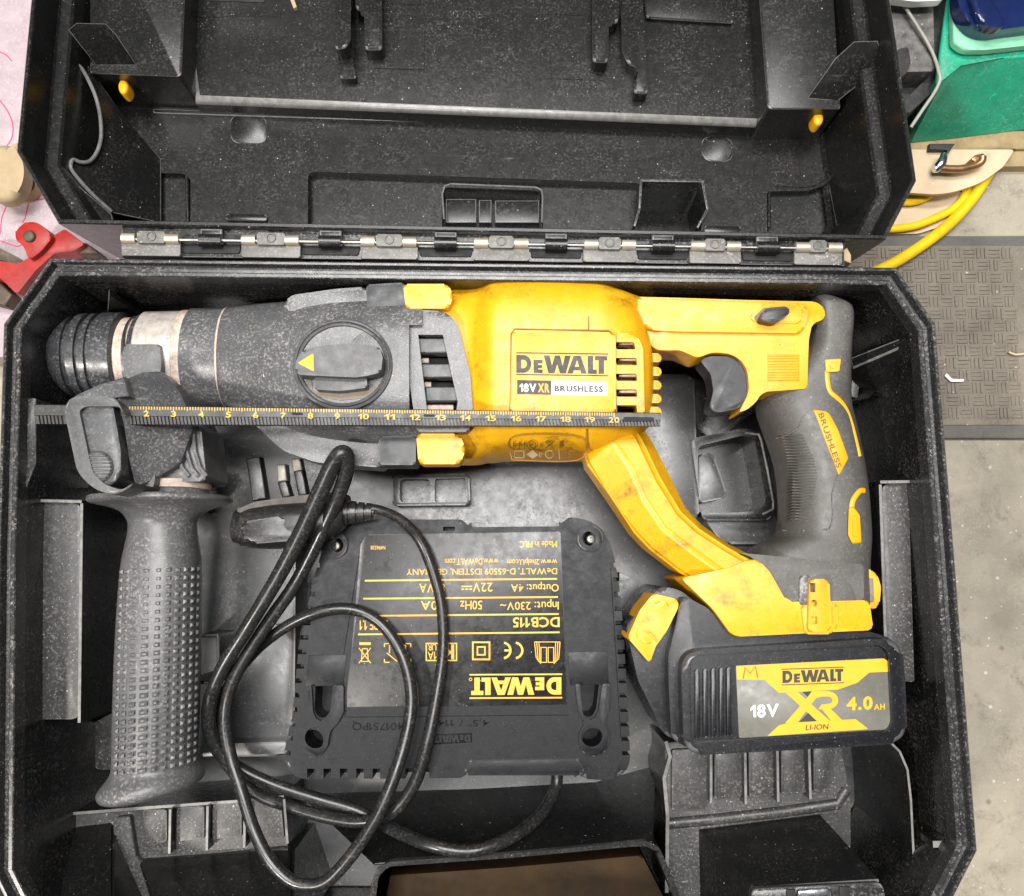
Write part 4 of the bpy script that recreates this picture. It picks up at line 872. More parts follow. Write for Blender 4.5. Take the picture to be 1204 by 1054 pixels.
bm = bmesh.new(); write(bm, '18V', quadmap([(883, 844.5), (915, 843), (915.5, 827.5), (882, 829)]), ZB+.004, 0.03); mk('label_text', bm, 'print_white', bl)
bm = bmesh.new(); write(bm, '4.0', quadmap([(995.5, 836), (1026, 834.5), (1026, 818.5), (995.5, 820)]), ZB+.004, 0.035); write(bm, 'AH', quadmap([(1027.5, 835), (1040.5, 834.3), (1040.5, 827.5), (1027.5, 828)]), ZB+.004, 0.03); mk('label_text', bm, 'label_yellow', bl)
tube('pen_letter', [(u, v, ZB+.01) for u, v in ((874, 798), (876, 785), (882, 792), (888, 784), (891, 797))], 0.022, 'print_red', bl, k=1, ns=6)

# ---- side handle with its clamp
sh = slab('side_handle', [(60, 0), (61, 0), (61, 1)], -5, -5.01, 'handle', drill, bev=0) if False else mk('side_handle', loft_bm([
    (158, 566, 248, 568, -2.6, 1.55, 2), (158, 574, 248, 574, -2.6, 1.55, 2), (157, 575, 249, 575, -2.6, 1.6, 2), (156, 583, 250, 583, -2.6, 1.6, 2), (112, 584, 270, 584, -2.6, 2.7, 2), (106, 587, 276, 587, -2.6, 2.85, 2), (108, 592, 274, 591, -2.6, 2.8, 2), (130, 597, 258, 596, -2.6, 2.2, 2), (144, 603, 244, 602, -2.6, 1.8, 2),
    (151, 613, 234, 612, -2.6, 1.5, 2), (152, 625, 233, 624, -2.6, 1.45, 2.1), (148, 645, 236, 643, -2.6, 1.5, 2.2), (144, 668, 239, 664, -2.6, 1.6, 2.3), (140, 720, 239, 716, -2.65, 1.68, 2.3), (137, 780, 238, 775, -2.7, 1.72, 2.3), (135, 850, 236, 842, -2.8, 1.75, 2.3), (134, 898, 234, 884, -2.85, 1.78, 2.2), (130, 912, 236, 893, -2.9, 1.85, 2.1), (120, 925, 240, 900, -2.9, 2.1, 2), (116, 933, 242, 907, -2.9, 2.2, 2), (120, 942, 240, 914, -2.9, 2.1, 2), (135, 945, 225, 922, -2.9, 1.6, 2)], 3, 56), 'handle', drill)
mk('handle_collar', loft_bm(vs([(566, 159, 248, -2.6, 1.62, 2), (567, 158, 250, -2.6, 1.7, 2), (576, 158, 250, -2.6, 1.7, 2), (577, 159, 249, -2.6, 1.6, 2)]), 1, 48), 'cream', sh)
bm = bmesh.new()
for j in range(25):                                                   # knurled studs
    v = 673+j*9.55
    for i in range(10):
        ang = math.radians(14+i*12.6)
        t = j/24; ul, ur = 141-t*6, 239.5-t*4; vl, vr = v, v-4-9*t
        a, b = W(ul, vl, -2.7), W(ur, vr, -2.7); c = (a+b)/2; h = (b-a)/2; rz = 1.68+0.1*t
        e = 2/2.3
        def pt(an, dv, k): return c+h*sgp(math.cos(an), e)*k+Vector((0, -dv, rz*sgp(math.sin(an), e)*k))
        s = 0.066; q = [bm.verts.new(pt(ang+x*s, y*0.095, 1.0)) for x, y in ((-1, -1), (1, -1), (1, 1), (-1, 1))]
        p = [bm.verts.new(pt(ang+x*s*0.35, y*0.04, 1.035)) for x, y in ((-1, -1), (1, -1), (1, 1), (-1, 1))]
        bm.faces.new(p)
        for k in range(4): bm.faces.new((q[k], q[(k+1) % 4], p[(k+1) % 4], p[k]))
mk('grip_studs', bm, 'handle', sh, 20, kind='stuff')
bm = bmesh.new()
for x in (143, 152): tube_bm([W(x-t*6.5, 674+t*225, -2.7+1.1) for t in (0, .25, .5, .75, 1)] if x > 150 else [W(x-t*6.5, 672+t*225, -2.65+0.45) for t in (0, .25, .5, .75, 1)], 0.07, 6, bm)
mk('grip_line', bm, 'handle', sh)
mk('clamp_band', loft_bm(hs([(152, 372, 470, ZC, 1.9, 2), (153, 400, 472, ZC, 1.98, 2), (188, 400, 474, ZC, 2.0, 2), (190, 404, 472, ZC, 1.9, 2)]), 1, 40), 'gear', sh)
slab('clamp_shoe', [(146, 405), (188, 405), (190, 428), (188, 444), (146, 446), (145, 425)], -1.3, -2.6, 'knob', sh, bev=0.15, r=3)
bm = bmesh.new()
bz_ = lambda u: 1.5-min(2.2, max(0, u-137)*0.046)
bp = rnd([(137, 464), (146, 447), (168, 438), (190, 436), (212, 462), (228, 500), (212, 545), (178, 565), (158, 572), (152, 540), (146, 500)], 6)
tp = [W(u, v, bz_(u)) for u, v in bp]; prism(bm, tp, [Vector((p.x, p.y, -4.0)) for p in tp], 0.2, 4)
mk('clamp_bracket', bm, 'gear', sh)
bm = bmesh.new(); tp = [W(*p) for p in ((77, 474, 1.55), (90, 464, 1.6), (118, 452, 1.5), (146, 443, 1.3), (152, 466, 1.3), (134, 468, 1.6), (90, 468, 1.65))]
prism(bm, tp, [Vector((p.x, p.y, -2.5)) for p in tp], 0.12, 3); mk('clamp_shoulder', bm, 'gear', sh)
slab('clamp_neck', [(170, 470), (236, 500), (243, 566), (168, 568)], -1.2, -4.2, 'handle', sh, bev=0.6, r=8, seg=4)
bm = bmesh.new()
for x in (208, 219, 229): tube_bm([W(x-2, 506, -1.05), W(x, 530, -1.0), W(x+6, 550, -1.0), W(x+14, 560, -1.05)], 0.09, 8, bm)
mk('neck_rib', bm, 'handle', sh)
FR = [(75, 475, 8), (88, 466, 8), (134, 466, 8), (143, 480, 6), (159, 556, 8), (155, 572, 8), (134, 583, 10), (110, 575, 10), (91, 556, 10), (79, 500, 6)]
cf = slab('clamp_frame', FR, 1.75, -2.0, 'frame', sh, bev=0.1, r=6)
cut(cf, [slab_bm(rnd([(82, 479), (90, 474), (131, 474), (135, 483), (151, 556), (147, 566), (133, 575), (113, 568), (98, 553), (87, 502)], 6), 2.5, -0.3, 0)])
slab('release_lever', [(83, 479, 5), (132, 475, 5), (137, 500), (142, 530, 4), (142, 558, 14), (130, 573, 12), (108, 568, 14), (96, 550), (87, 505)], 1.55, -0.6, 'chuck', sh, bev=0.15, r=6, seg=5)
rb = slab('release_button', circ(113, 549, 19.5, 32), 1.68, 0.3, 'knob', sh, bev=0.15)
bm = bmesh.new()
for i in range(7):
    y = 536+i*4.3; h = math.sqrt(max(0, 17**2-(y-549)**2)); slab_bm(line_px((113-h, y), (113+h, y), 1.8), 1.74, 1.5, 0.03, bm=bm)
mk('release_button_ridge', bm, 'knob', sh)
slab('bracket_screw', circ(160, 521, 3, 14, 6), 0.47, 0.1, 'void', sh, bev=0.02)
# ---- depth rod
rod = None
def ZR(u): return 0.95-(u-40)/740*0.30
def vt(u): return 475.0+(u-40)*0.0135
def vb(u): return 498.0+(u-40)*0.0035
bm = bmesh.new()
us = [40+(777-40)*i/40 for i in range(41)]
prof = []
for u in us:
    z = ZR(u); k = 0.5 if u in (us[0], us[-1]) else 1
    a, b = W(u, vt(u), z), W(u, vb(u), z); m_ = W(u, (vt(u)*0.42+vb(u)*0.58), z)
    dn = Vector((0, 0, -0.75*k))
    prof.append([bm.verts.new(p) for p in (a+Vector((0, 0, -0.1)), a+Vector((0, -0.05, 0)), m_, m_+Vector((0, 0, -0.12)), b+Vector((0, 0, -0.14)), b+Vector((0, 0.03, 0))+dn, a+dn)])
for A, B in zip(prof, prof[1:]):
    for i in range(7): bm.faces.new((A[i], A[(i+1) % 7], B[(i+1) % 7], B[i]))
bm.faces.new(prof[0][::-1]); bm.faces.new(prof[-1])
rod = mk('depth_rod', bm, 'rod', drill, 25)
bm = bmesh.new(); tu = []
u = 44.0
while u < 774:
    if not 74 < u < 146: tu.append(u)
    u += 4.15*(1.06-(u-40)/740*0.12)
for u in tu:
    z = ZR(u); y0 = vt(u)*0.40+vb(u)*0.60; y1 = vb(u)+0.6
    top = [W(u-1.3, y0, z+0.0), W(u+1.0, y0, z+0.0), W(u+2.6, y1, z-0.02), W(u+0.3, y1, z-0.02)]
    prism(bm, top, [p+Vector((0, 0, -0.2)) for p in top], 0)
mk('rod_teeth', bm, 'rod', rod, kind='stuff')
marks = {2: 172, 3: 204, 4: 236.5, 5: 268.5, 6: 300.5, 7: 333, 8: 365, 9: 396.5, 10: 427.5, 11: 458, 12: 488, 13: 518, 14: 547.5, 15: 577, 16: 607, 17: 636, 18: 665, 19: 693.5, 20: 722}
bm = bmesh.new(); bt_ = bmesh.new()
for n, u in marks.items():
    f = ubox(u-(3.2 if n < 10 else 6.2), vt(u)+6.6, u+(3.2 if n < 10 else 6.2), vt(u)+13.0); write(bt_, str(n), f, lambda x: ZR(x)+0.014, 0.012)
def upos(c):
    k = int(c); a = marks.get(k, 140); b = marks.get(k+1, 750); return a+(b-a)*(c-k)
for i in range(int((20-1.35)*10)+1):
    c = 20-i*0.1; u = upos(c) if c >= 2 else 172-(2-c)*32.5
    h = 5.5 if abs(c-round(c)) < .01 else 4.4 if abs(c*2-round(c*2)) < .01 else 3.6
    bm.faces.new([bm.verts.new(W(x, y, ZR(x)+0.012)) for x, y in ((u-.55, vt(u)+1.4), (u+.55, vt(u)+1.4), (u+.55, vt(u)+1.4+h), (u-.55, vt(u)+1.4+h))])
mk('rod_graduation', bm, 'print_yellow', rod, kind='stuff'); mk('rod_numerals', bt_, 'print_yellow', rod)
bm = bmesh.new()
for a, b in ((733, 769), (343, 356), (498, 511)):
    v0 = vt(a)+6; slab_bm([(a, v0), (b, v0+.4), (b, v0+5.5 if b > 700 else v0+3), (a, v0+5.5 if b > 700 else v0+3)], ZR(a)+0.02, ZR(a)-0.2, 0.01, 2, bm=bm)
mk('rod_recess', bm, 'void', rod)

# ================================================================== CHARGER
ch = thing('battery_charger', 'black battery charger lying upside down with yellow printed rating label, cord looped on it', 'charger', W(545, 760, -9))
CT = -4.0
CO = [(366, 690), (381, 640, 10), (400, 617, 10), (440, 611), (543, 611, 3), (552, 620, 3), (660, 619, 3), (669, 608, 3), (690, 611, 8), (708, 621, 10), (720, 645, 10), (727, 680), (733, 740), (740, 860), (741, 898, 10), (732, 913, 8), (716, 918), (686, 916, 4), (678, 908, 4), (552, 908, 4), (543, 915, 4), (440, 916), (352, 916, 8), (334, 902, 8), (335, 880), (344, 840), (352, 750)]
body = slab('charger_body', CO, CT, -8.9, 'charger', ch, bev=0.22, r=4, seg=4)
cutters = [slab_bm(circ(365, 873, 12.5, 28, 12.5), CT+0.5, CT-2.2, 0), slab_bm(circ(698, 871, 12.5, 28, 12.5), CT+0.5, CT-2.2, 0),
           slab_bm(rnd([(368, 806), (390, 806), (386, 838), (380, 846), (372, 846), (367, 838)], 3), CT+0.5, CT-1.6, 0), slab_bm(rnd([(681, 804), (706, 804), (702, 836), (697, 845), (689, 845), (684, 838)], 3), CT+0.5, CT-1.6, 0),
           slab_bm(circ(694, 633, 8.5, 24), CT+0.5, CT-1.6, 0), slab_bm(circ(393, 641, 8.5, 24), CT+0.5, CT-1.6, 0), slab_bm(rect(520, 619, 534, 624), CT+0.5, CT-1, 0)]
for i in range(14):
    y = 662+i*17.2; xr = 728.5+(y-662)*0.052 if y < 740 else 733.5+(y-740)*0.046; xl = 372-(y-662)*0.155 if y < 740 else 360-(y-740)*0.155
    cutters.append(slab_bm(rect(xr-7, y, xr+6, y+5.5), CT+0.5, CT-0.8, 0)); cutters.append(slab_bm(rect(xl-12, y, xl+1, y+5.5), CT+0.5, CT-0.8, 0))
for i in range(8): cutters.append(slab_bm(rect(358+i*19.5, 907, 367+i*19.5, 925), CT+0.5, CT-1.2, 0))
cut(body, cutters)
tube('body_edge', [(u, v, CT-0.06) for u, v in rnd(CO, 4)]+[(rnd(CO, 4)[0][0], rnd(CO, 4)[0][1], CT-0.06)], 0.035, 'soft_edge', ch, k=1, ns=6) if False else None
def ringed(name, outer, inner, z1, z0, m, par, bev=0.06):
    o = slab(name, outer, z1, z0, m, par, bev=bev); cut(o, [slab_bm(inner, z1+1, z0-1, 0)]); return o
ringed('hole_rim', rnd([(350, 873), (354, 858), (361, 848), (361, 810), (366, 806), (368, 838), (373, 848), (380, 848), (388, 838), (392, 806), (404, 806), (404, 838), (396, 852), (388, 860), (385, 878), (376, 890), (364, 892), (354, 885)], 3), circ(365, 873, 12.8, 28), CT+0.22, CT-0.3, 'charger', body)
ringed('hole_rim', rnd([(680, 872), (682, 860), (688, 850), (680, 838), (676, 804), (682, 804), (685, 838), (690, 847), (698, 847), (704, 836), (708, 804), (717, 804), (716, 836), (710, 850), (714, 860), (717, 872), (712, 885), (698, 891), (685, 886)], 3), circ(698, 871, 12.8, 28), CT+0.22, CT-0.3, 'charger', body)
for u, v in ((694, 633), (393, 641)):
    ringed('screw_boss', circ(u, v, 16, 36), circ(u, v, 9, 28), CT+0.16, CT-1.5, 'charger', body, 0.08)
    s = slab('screw', circ(u+1, v+1, 7, 20), CT-0.9, CT-1.5, 'steel', body, bev=0.12)
    bm = bmesh.new()
    for k in range(6):
        a = k*math.pi/3; flat(bm, [(u+1+1.2*math.cos(a-.5), v+1+1.2*math.sin(a-.5)), (u+1+3.4*math.cos(a), v+1+3.4*math.sin(a)), (u+1+1.2*math.cos(a+.5), v+1+1.2*math.sin(a+.5))], CT-0.88)
    mk('screw_recess', bm, 'void', s)
lb = slab('rating_label', [(431, 629), (659, 625), (667, 829, 3), (405, 832, 4), (413, 770), (424, 640)], CT+0.03, CT-0.1, 'label_black', ch, bev=0.01, r=2)
bm = bmesh.new(); bmesh_ = [(362, 771), (406, 771), (404, 808), (358, 808)]
slab('flat_pad', [(363, 771), (407, 770), (404, 807), (359, 807)], CT+0.025, CT-0.2, 'pad', ch, bev=0.01)
slab('flat_pad', [(668, 767), (714, 766), (716, 805), (670, 806)], CT+0.025, CT-0.2, 'pad', ch, bev=0.01)
bm.free()
ZL = CT+0.045
bm = bmesh.new()
for a, b, v0, v1 in ((429, 655, 683, 680.8), (427, 656, 704.2, 702.2), (442, 657, 724.3, 722.2), (421, 658, 746.2, 743.7)): flat(bm, line_px((a, v0), (b, v1), 1.9), ZL)
mk('label_rule', bm, 'print_yellow', lb)
bm = bmesh.new()
def lt(s, u0, v0, u1, v1, bold=0.006): write(bm, s, ubox(u0, v0, u1, v1, True, -(u1-u0)*0.006), ZL, bold)
lt('Made in PRC', 611, 636.5, 655, 644); lt('N496528', 436, 642, 453, 646.5)
lt('www.2helpU.com', 596, 656, 655, 664.5); lt('www.DeWALT.com', 523, 657, 586, 664.5)
lt('DeWALT, D-65509 IDSTEIN, GERMANY', 478, 668, 655, 676.5)
lt('Output: 4A', 601, 684.5, 657, 696); lt('22V', 556, 685.5, 579, 696); lt('80VA', 493, 686.5, 523, 697)
lt('Input: 230V~', 588, 705, 657, 717.5); lt('50Hz', 541, 706.5, 567, 717); lt('1.0A', 495, 707, 523, 717.5)
lt('DCB115', 603, 726, 658, 738, 0.02); lt('TYPE 1.1', 423, 729.5, 458, 741, 0.01)
flat(bm, rect(542.5, 689, 555, 690.5), ZL)
for x in (542.5, 547.2, 551.9): flat(bm, rect(x, 692.3, x+3.2, 693.8), ZL)
mk('label_text', bm, 'print_yellow', lb)
bm = bmesh.new()
def frame_(u0, v0, u1, v1, w=1.3, z=None):
    z = z or ZL
    flat(bm, rect(u0, v0, u1, v0+w), z); flat(bm, rect(u0, v1-w, u1, v1), z); flat(bm, rect(u0, v0+w, u0+w, v1-w), z); flat(bm, rect(u1-w, v0+w, u1, v1-w), z)
for k in range(3):                                                    # open book
    flat(bm, line_px((628.5+k*2.6, 755), (630.5+k*2.2, 774+k*2.3), 1.0), ZL); flat(bm, line_px((658.5-k*2.6, 755), (657-k*2.2, 774+k*2.3), 1.0), ZL)
flat(bm, rect(628.5, 754.6, 658.5, 755.5), ZL+.001); frame_(635.5, 761, 643, 779.5, 1.0); frame_(644, 761, 651.5, 779.5, 1.0); flat(bm, line_px((631, 774.5), (636, 780.5), 1), ZL+.002); flat(bm, line_px((657, 774.5), (651, 780.5), 1), ZL+.002)
def arcband(u, v, r, w, a0, a1, n=12):
    A = [bm.verts.new(W(p[0], p[1], ZL)) for p in arcs(u, v, r, r, a0, a1, n)]; B = [bm.verts.new(W(p[0], p[1], ZL)) for p in arcs(u, v, r-w, r-w, a0, a1, n)]
    for i in range(n): bm.faces.new((A[i], A[i+1], B[i+1], B[i]))
arcband(605, 765, 10.5, 2.6, -80, 80); arcband(591, 765, 10.5, 2.6, -80, 80); flat(bm, rect(593, 763.8, 598.7, 766.2), ZL)
frame_(555, 754.5, 576.5, 776.5, 1.9); frame_(560.5, 760, 571, 771, 1.7)
frame_(500.5, 756, 537.5, 777.5, 1.4); write(bm, '1A', ubox(503, 766.5, 513, 775.5, True), ZL); write(bm, 'UR', ubox(503, 757.5, 513, 765, True), ZL); write(bm, 'K', ubox(516, 758, 534, 775.5, True), ZL, 0.01)
for q in (((452, 757), (458, 757)), ((452, 757), (452, 761)), ((483, 757), (477, 757)), ((483, 757), (483, 761)), ((452, 779), (458, 779)), ((452, 779), (452, 775)), ((483, 779), (477, 779)), ((483, 779), (483, 775)),
          ((455, 768), (467, 778)), ((480, 768), (468, 778)), ((458, 768), (458, 759)), ((477, 768), (477, 759)), ((458, 759), (477, 759))): flat(bm, line_px(q[0], q[1], 1.2), ZL+0.0006*(len(bm.faces) % 9))
flat(bm, rect(422.5, 755.5, 436, 758.5), ZL)
for q in (((422, 762), (436, 780)), ((436, 762), (422, 780)), ((424.5, 778), (433.5, 778)), ((425, 778), (426, 763)), ((433, 778), (432, 763)), ((426, 763), (432, 763))): flat(bm, line_px(q[0], q[1], 1.0), ZL+0.0006*(len(bm.faces) % 9))
mk('label_symbols', bm, 'print_yellow', lb)
bm = bmesh.new(); logo(bm, ubox(554, 797, 660, 817.5, True, -0.6), ZL)
for y in (793, 820.5): flat(bm, line_px((552, y+.6), (661, y), 1.8), ZL)
ringflat(bm, 553.3, 799, 2.0, 0.8, ZL, 12)
mk('label_maker_name', bm, 'print_yellow', lb)
bm = bmesh.new(); write(bm, '4,5" / 114,3', ubox(504, 845.5, 575, 854.5, True), CT+0.02, 0.004); write(bm, 'N401751PQ', ubox(414, 848.5, 485, 859, True), CT+0.02, 0.004); mk('moulded_text', bm, 'emboss', body)
pl_ = slab('moulded_badge', [(507, 864), (555, 862), (555, 873), (507, 876)], CT+0.02, CT-0.1, 'emboss', body, bev=0.01)
bm = bmesh.new(); logo(bm, ubox(510, 865, 553, 873.5, True, -1), CT+0.036); mk('moulded_maker_name', bm, 'charger', body)
bm = bmesh.new()
for q in (((405, 843.5), (668, 841)), ((366, 690), (351, 760)), ((718, 668), (730, 868)), ((407, 835), (405, 843)), ((425, 637), (404, 770))): slab_bm(line_px(q[0], q[1], 0.9), CT+0.012, CT-0.1, 0, bm=bm)
mk('moulded_line', bm, 'emboss', body)
slab('body_lip', [(545, 906), (552, 893, 3), (680, 891, 3), (688, 906, 3), (684, 912), (548, 912)], CT+0.05, CT-1, 'charger', body, bev=0.1, r=3)
# cord
R1 = 0.27
cordp = [(655, 908, -6.0, R1), (652, 930, -5.8, R1), (632, 962, -4.6, R1), (595, 988, -3.2, R1), (550, 1001, -2.7, R1), (500, 992, -2.9, R1), (452, 971, -4.2, R1), (420, 953, -4.4, R1), (376, 940, -4.4, R1), (326, 924, -4.2, R1), (285, 905, -4.0, R1), (258, 884, -3.8, .3),
         (246, 857, -3.5, .3), (247, 824, -3.2, .3), (262, 785, -2.8, .3), (291, 738, -2.4, .31), (326, 680, -2.0, .33), (355, 625, -1.6, .36), (378, 575, -1.2, .37), (392, 545, -0.9, .36), (402, 533, -0.8, .35), (408, 541, -1.0, .34), (404, 566, -1.5, .32), (388, 605, -2.2, .3), (351, 680, -3.0, .29), (319, 727, -3.2, .29), (287, 776, -3.2, R1), (270, 812, -3.2, R1),
         (265, 850, -3.3, R1), (272, 893, -3.3, R1), (284, 930, -3.1, R1), (298, 974, -3.0, R1), (316, 1010, -2.8, R1), (339, 1034, -2.7, R1), (362, 1041, -2.6, R1), (387, 1034, -2.5, R1), (419, 998, -2.4, R1), (447, 953, -2.5, R1), (468, 900, -2.7, R1), (481, 850, -3.0, R1), (483, 812, -3.2, R1), (474, 774, -3.4, .26), (454, 740, -3.5, .25), (428, 721, -3.55, .25), (397, 716, -3.5, .25), (362, 724, -3.6, .25), (326, 744, -4.0, .25),
         (294, 772, -4.6, .25), (266, 812, -5.0, .25), (257, 850, -5.2, .25), (266, 896, -5.2, .26), (302, 933, -4.9, R1), (340, 948, -4.6, R1), (384, 961, -4.2, R1), (426, 966, -3.8, R1), (461, 955, -3.5, R1), (487, 922, -3.4, R1), (502, 875, -3.4, R1), (514, 815, -3.55, .25), (521, 762, -3.65, .24), (519, 712, -3.65, .24), (509, 672, -3.6, .24), (494, 636, -3.5, .23), (472, 612, -3.2, .22), (446, 600, -2.9, .21), (432, 599, -2.8, .21)]
tube('power_cord', cordp, 0.27, 'cord', ch, k=7, ns=12)
pg = mk('mains_plug', loft_bm([(278, 604, 276, 632, -3.6, 0.7, 2.4), (284, 596, 284, 642, -3.6, 1.1, 2.6), (310, 592, 310, 646, -3.5, 1.35, 2.8), (345, 590, 345, 645, -3.4, 1.4, 2.8), (378, 589, 378, 638, -3.3, 1.3, 2.6), (398, 592, 398, 626, -3.1, 0.9, 2.3), (404, 593, 404, 620, -3.0, 0.7, 2)], 3, 40), 'plug', ch)
slab('plug_face', [(276, 600), (300, 590), (350, 583), (402, 578), (404, 590), (340, 594), (284, 604)], -2.5, -4.6, 'plug_dirt', pg, bev=0.1, r=4)
mk('plug_grip', slab_bm(rnd([(284, 614), (336, 606), (346, 622), (344, 636), (294, 640), (282, 628)], 10), -2.02, -2.6, 0.12, 0, 4), 'plug', pg)
gb_ = []
for x in range(4):
    u = 402+x*9.5; gb_ += [(u, 588+x*1.2, u, 618-x*1.8, -2.9, 0.42-x*.03, 2), (u+6.5, 588.5+x*1.2, u+6.5, 617.5-x*1.8, -2.9, 0.42-x*.03, 2), (u+7, 591+x*1.2, u+7, 615-x*1.8, -2.9, 0.34-x*.03, 2), (u+9, 591+x*1.2, u+9, 615-x*1.8, -2.9, 0.34-x*.03, 2)]
mk('strain_relief', loft_bm(gb_, 1, 28), 'plug', pg)
bm = bmesh.new()
def pin(a, b, w0, zt, zb):
    q = line_px(a, b, w0); slab_bm(q, zt, zb, 0.08, bm=bm)
for (a, b, w_, m_) in (((297, 538), (305, 588), 17, 'plug'), ((331, 566), (337, 585), 11, 'plug'), ((330, 546), (332, 566), 11, 'pin_metal'), ((350, 553), (356, 583), 11, 'plug'), ((347, 539), (350, 554), 11, 'pin_metal')):
    bm = bmesh.new(); pin(a, b, w_, -3.6, -4.3); mk('plug_pin', bm, m_, pg)

# ================================================================== AROUND THE CASE
# mat on the floor at the right
mt = thing('rubber_mat', 'grey brown rubber floor mat with basket weave ridges, right of the case', 'mat', W(1120, 400, GZ))
slab('mat_base', [(985, 277), (1330, 277), (1340, 516), (985, 516)], GZ+0.35, GZ+0.004, 'mat_edge', mt, bev=0.15)
slab('mat_field', [(985, 289), (1330, 289), (1340, 500), (985, 500)], GZ+0.42, GZ+0.1, 'mat', mt, bev=0.03)
bm = bmesh.new(); p0 = W(1000, 291, GZ+.42); p1 = W(1215, 499, GZ+.42); bs = 0.66
nx, ny = int((p1.x-p0.x)/bs), int((p0.y-p1.y)/bs)
for i in range(nx):
    for j in range(ny):
        cx, cy = p0.x+(i+.5)*bs, p0.y-(j+.5)*bs
        for k in (-1, 0, 1):
            h, w_ = bs*0.45, bs*0.10
            dx, dy = (h, w_) if (i+j) % 2 else (w_, h); ox, oy = (0, k*bs*0.31) if (i+j) % 2 else (k*bs*0.31, 0)
            jx = random.uniform(-.02, .02); zt = GZ+0.475+random.uniform(-.02, .02)
            t = [Vector((cx+ox+jx+sx*dx*s, cy+oy+sy*dy*s, z)) for z, s in ((zt, .8), (GZ+.40, 1.15)) for sx, sy in ((-1, -1), (1, -1), (1, 1), (-1, 1))]
            a = [bm.verts.new(q) for q in t]; bm.faces.new(a[:4])
            for q in range(4): bm.faces.new((a[q], a[q+4], a[(q+1) % 4+4], a[(q+1) % 4]))
mk('mat_ridge', bm, 'mat', mt, kind='stuff')
def single(o, label, cat, group=None):
    o['label'] = label; o['category'] = cat
    if group: o['group'] = group
    return o
def rebase(o):               # put a single mesh's origin at its base
    me = o.data; n = len(me.vertices); xs = [v.co.x for v in me.vertices]; ys = [v.co.y for v in me.vertices]; zs = [v.co.z for v in me.vertices]
    c = Vector(((min(xs)+max(xs))/2, (min(ys)+max(ys))/2, min(zs)))
    me.transform(Matrix.Translation(-c)); o.location = c; return o
def solo(o, label, cat, group=None): return rebase(single(o, label, cat, group))
solo(slab('paint_flake', rnd([(1113, 439), (1120, 446), (1134, 446), (1133, 449), (1118, 449), (1111, 442)], 1), GZ+0.62, GZ+0.5, 'print_white', bev=0.02), 'white curved flake lying on the rubber mat', 'flake')
solo(tube('straw', [(1186, 414, GZ+.6), (1194, 417, GZ+.62), (1206, 416, GZ+.62)], 0.06, 'cardboard', k=4, ns=6), 'thin pale straw lying near the right edge of the mat', 'straw')
solo(slab('wood_chip', [(989, 305), (990, 296), (996, 291), (1001, 300), (1001, 310)], -1.0, -1.6, 'pale_wood', bev=0.04), 'small beige wood chip at the right end of the hinge', 'chip')
# board the copper elbow lies on, timber behind it
solo(slab('timber_batten', [(1040, 158), (1330, 150), (1330, 174), (1040, 177)], GZ+0.9, GZ+0.02, 'wood', bev=0.06), 'olive brown timber batten below the green box', 'batten')
solo(slab('wood_offcut', [(1170, 178), (1330, 176), (1330, 195), (1165, 196)], GZ+0.7, GZ+0.02, 'wood', bev=0.05), 'brown wood offcut beside the cardboard at the right edge', 'offcut')
solo(slab('cardboard_sheet', rnd([(1035, 229), (1100, 228), (1128, 224), (1140, 234), (1120, 262), (1080, 275), (1035, 276)], 5), GZ+0.25, GZ+0.02, 'cardboard', bev=0.03), 'flat beige cardboard piece on the floor under the hose', 'cardboard')
solo(slab('cardboard_disc', rnd([(1040, 176), (1193, 176), (1180, 196), (1154, 215, 10), (1122, 226, 14), (1100, 229, 14), (1072, 227, 10), (1040, 224)], 4), GZ+1.5, GZ+1.25, 'cardboard', bev=0.03), 'curved brown cardboard sheet with a copper elbow lying on it', 'cardboard')
solo(slab('cardboard_support', [(1060, 180), (1150, 180), (1140, 205), (1070, 215)], GZ+1.24, GZ+0.95, 'wood', bev=0.04), 'wood spacer under the curved cardboard sheet', 'spacer') if False else None
el = thing('pipe_elbow', 'copper pipe elbow with chrome end lying on the cardboard', 'pipe fitting', W(1128, 197, GZ+1.5))
tube('bent_pipe', [(1106, 198, GZ+2.1), (1118, 199, GZ+2.1), (1132, 198.5, GZ+2.1), (1146, 195, GZ+2.1), (1154, 190, GZ+2.15), (1155, 184, GZ+2.2)], 0.2, 'copper', el, k=5, ns=14)
slab('pipe_nut', [(1142, 187), (1147, 182), (1156, 180), (1161, 184), (1158, 188), (1148, 191)], GZ+2.2, GZ+1.55, 'copper', el, bev=0.08)
tube('chrome_cap', [(1098, 199, GZ+2.1, .2), (1101, 198, GZ+2.1, .24), (1106, 193, GZ+2.2, .25), (1109, 187, GZ+2.2, .22), (1110, 181, GZ+2.2, .16)], 0.2, 'chrome', el, k=4, ns=14)
slab('dark_strap', [(1093, 169), (1123, 169), (1118, 176), (1109, 190), (1115, 176), (1093, 176)], GZ+1.9, GZ+1.6, 'bag_dark', el, bev=0.03)
hz = thing('air_hose', 'bright yellow hose curving out from under the cardboard past the case', 'hose', W(1110, 260, GZ))
tube('hose_run', [(1165, 200, GZ+.5), (1154, 218, GZ+.6), (1140, 238, GZ+.65), (1117, 263, GZ+.7), (1088, 286, GZ+.75), (1050, 310, GZ+.85), (1010, 328, GZ+.85)], 0.3, 'hose', hz, k=6, ns=14)
tube('hose_run', [(1140, 216, GZ+.5), (1131, 236, GZ+.5), (1117, 248, GZ+.5), (1092, 260, GZ+.5), (1070, 267, GZ+.5), (1040, 269, GZ+.5), (1000, 262, GZ+.5)], 0.22, 'hose', hz, k=6, ns=14)
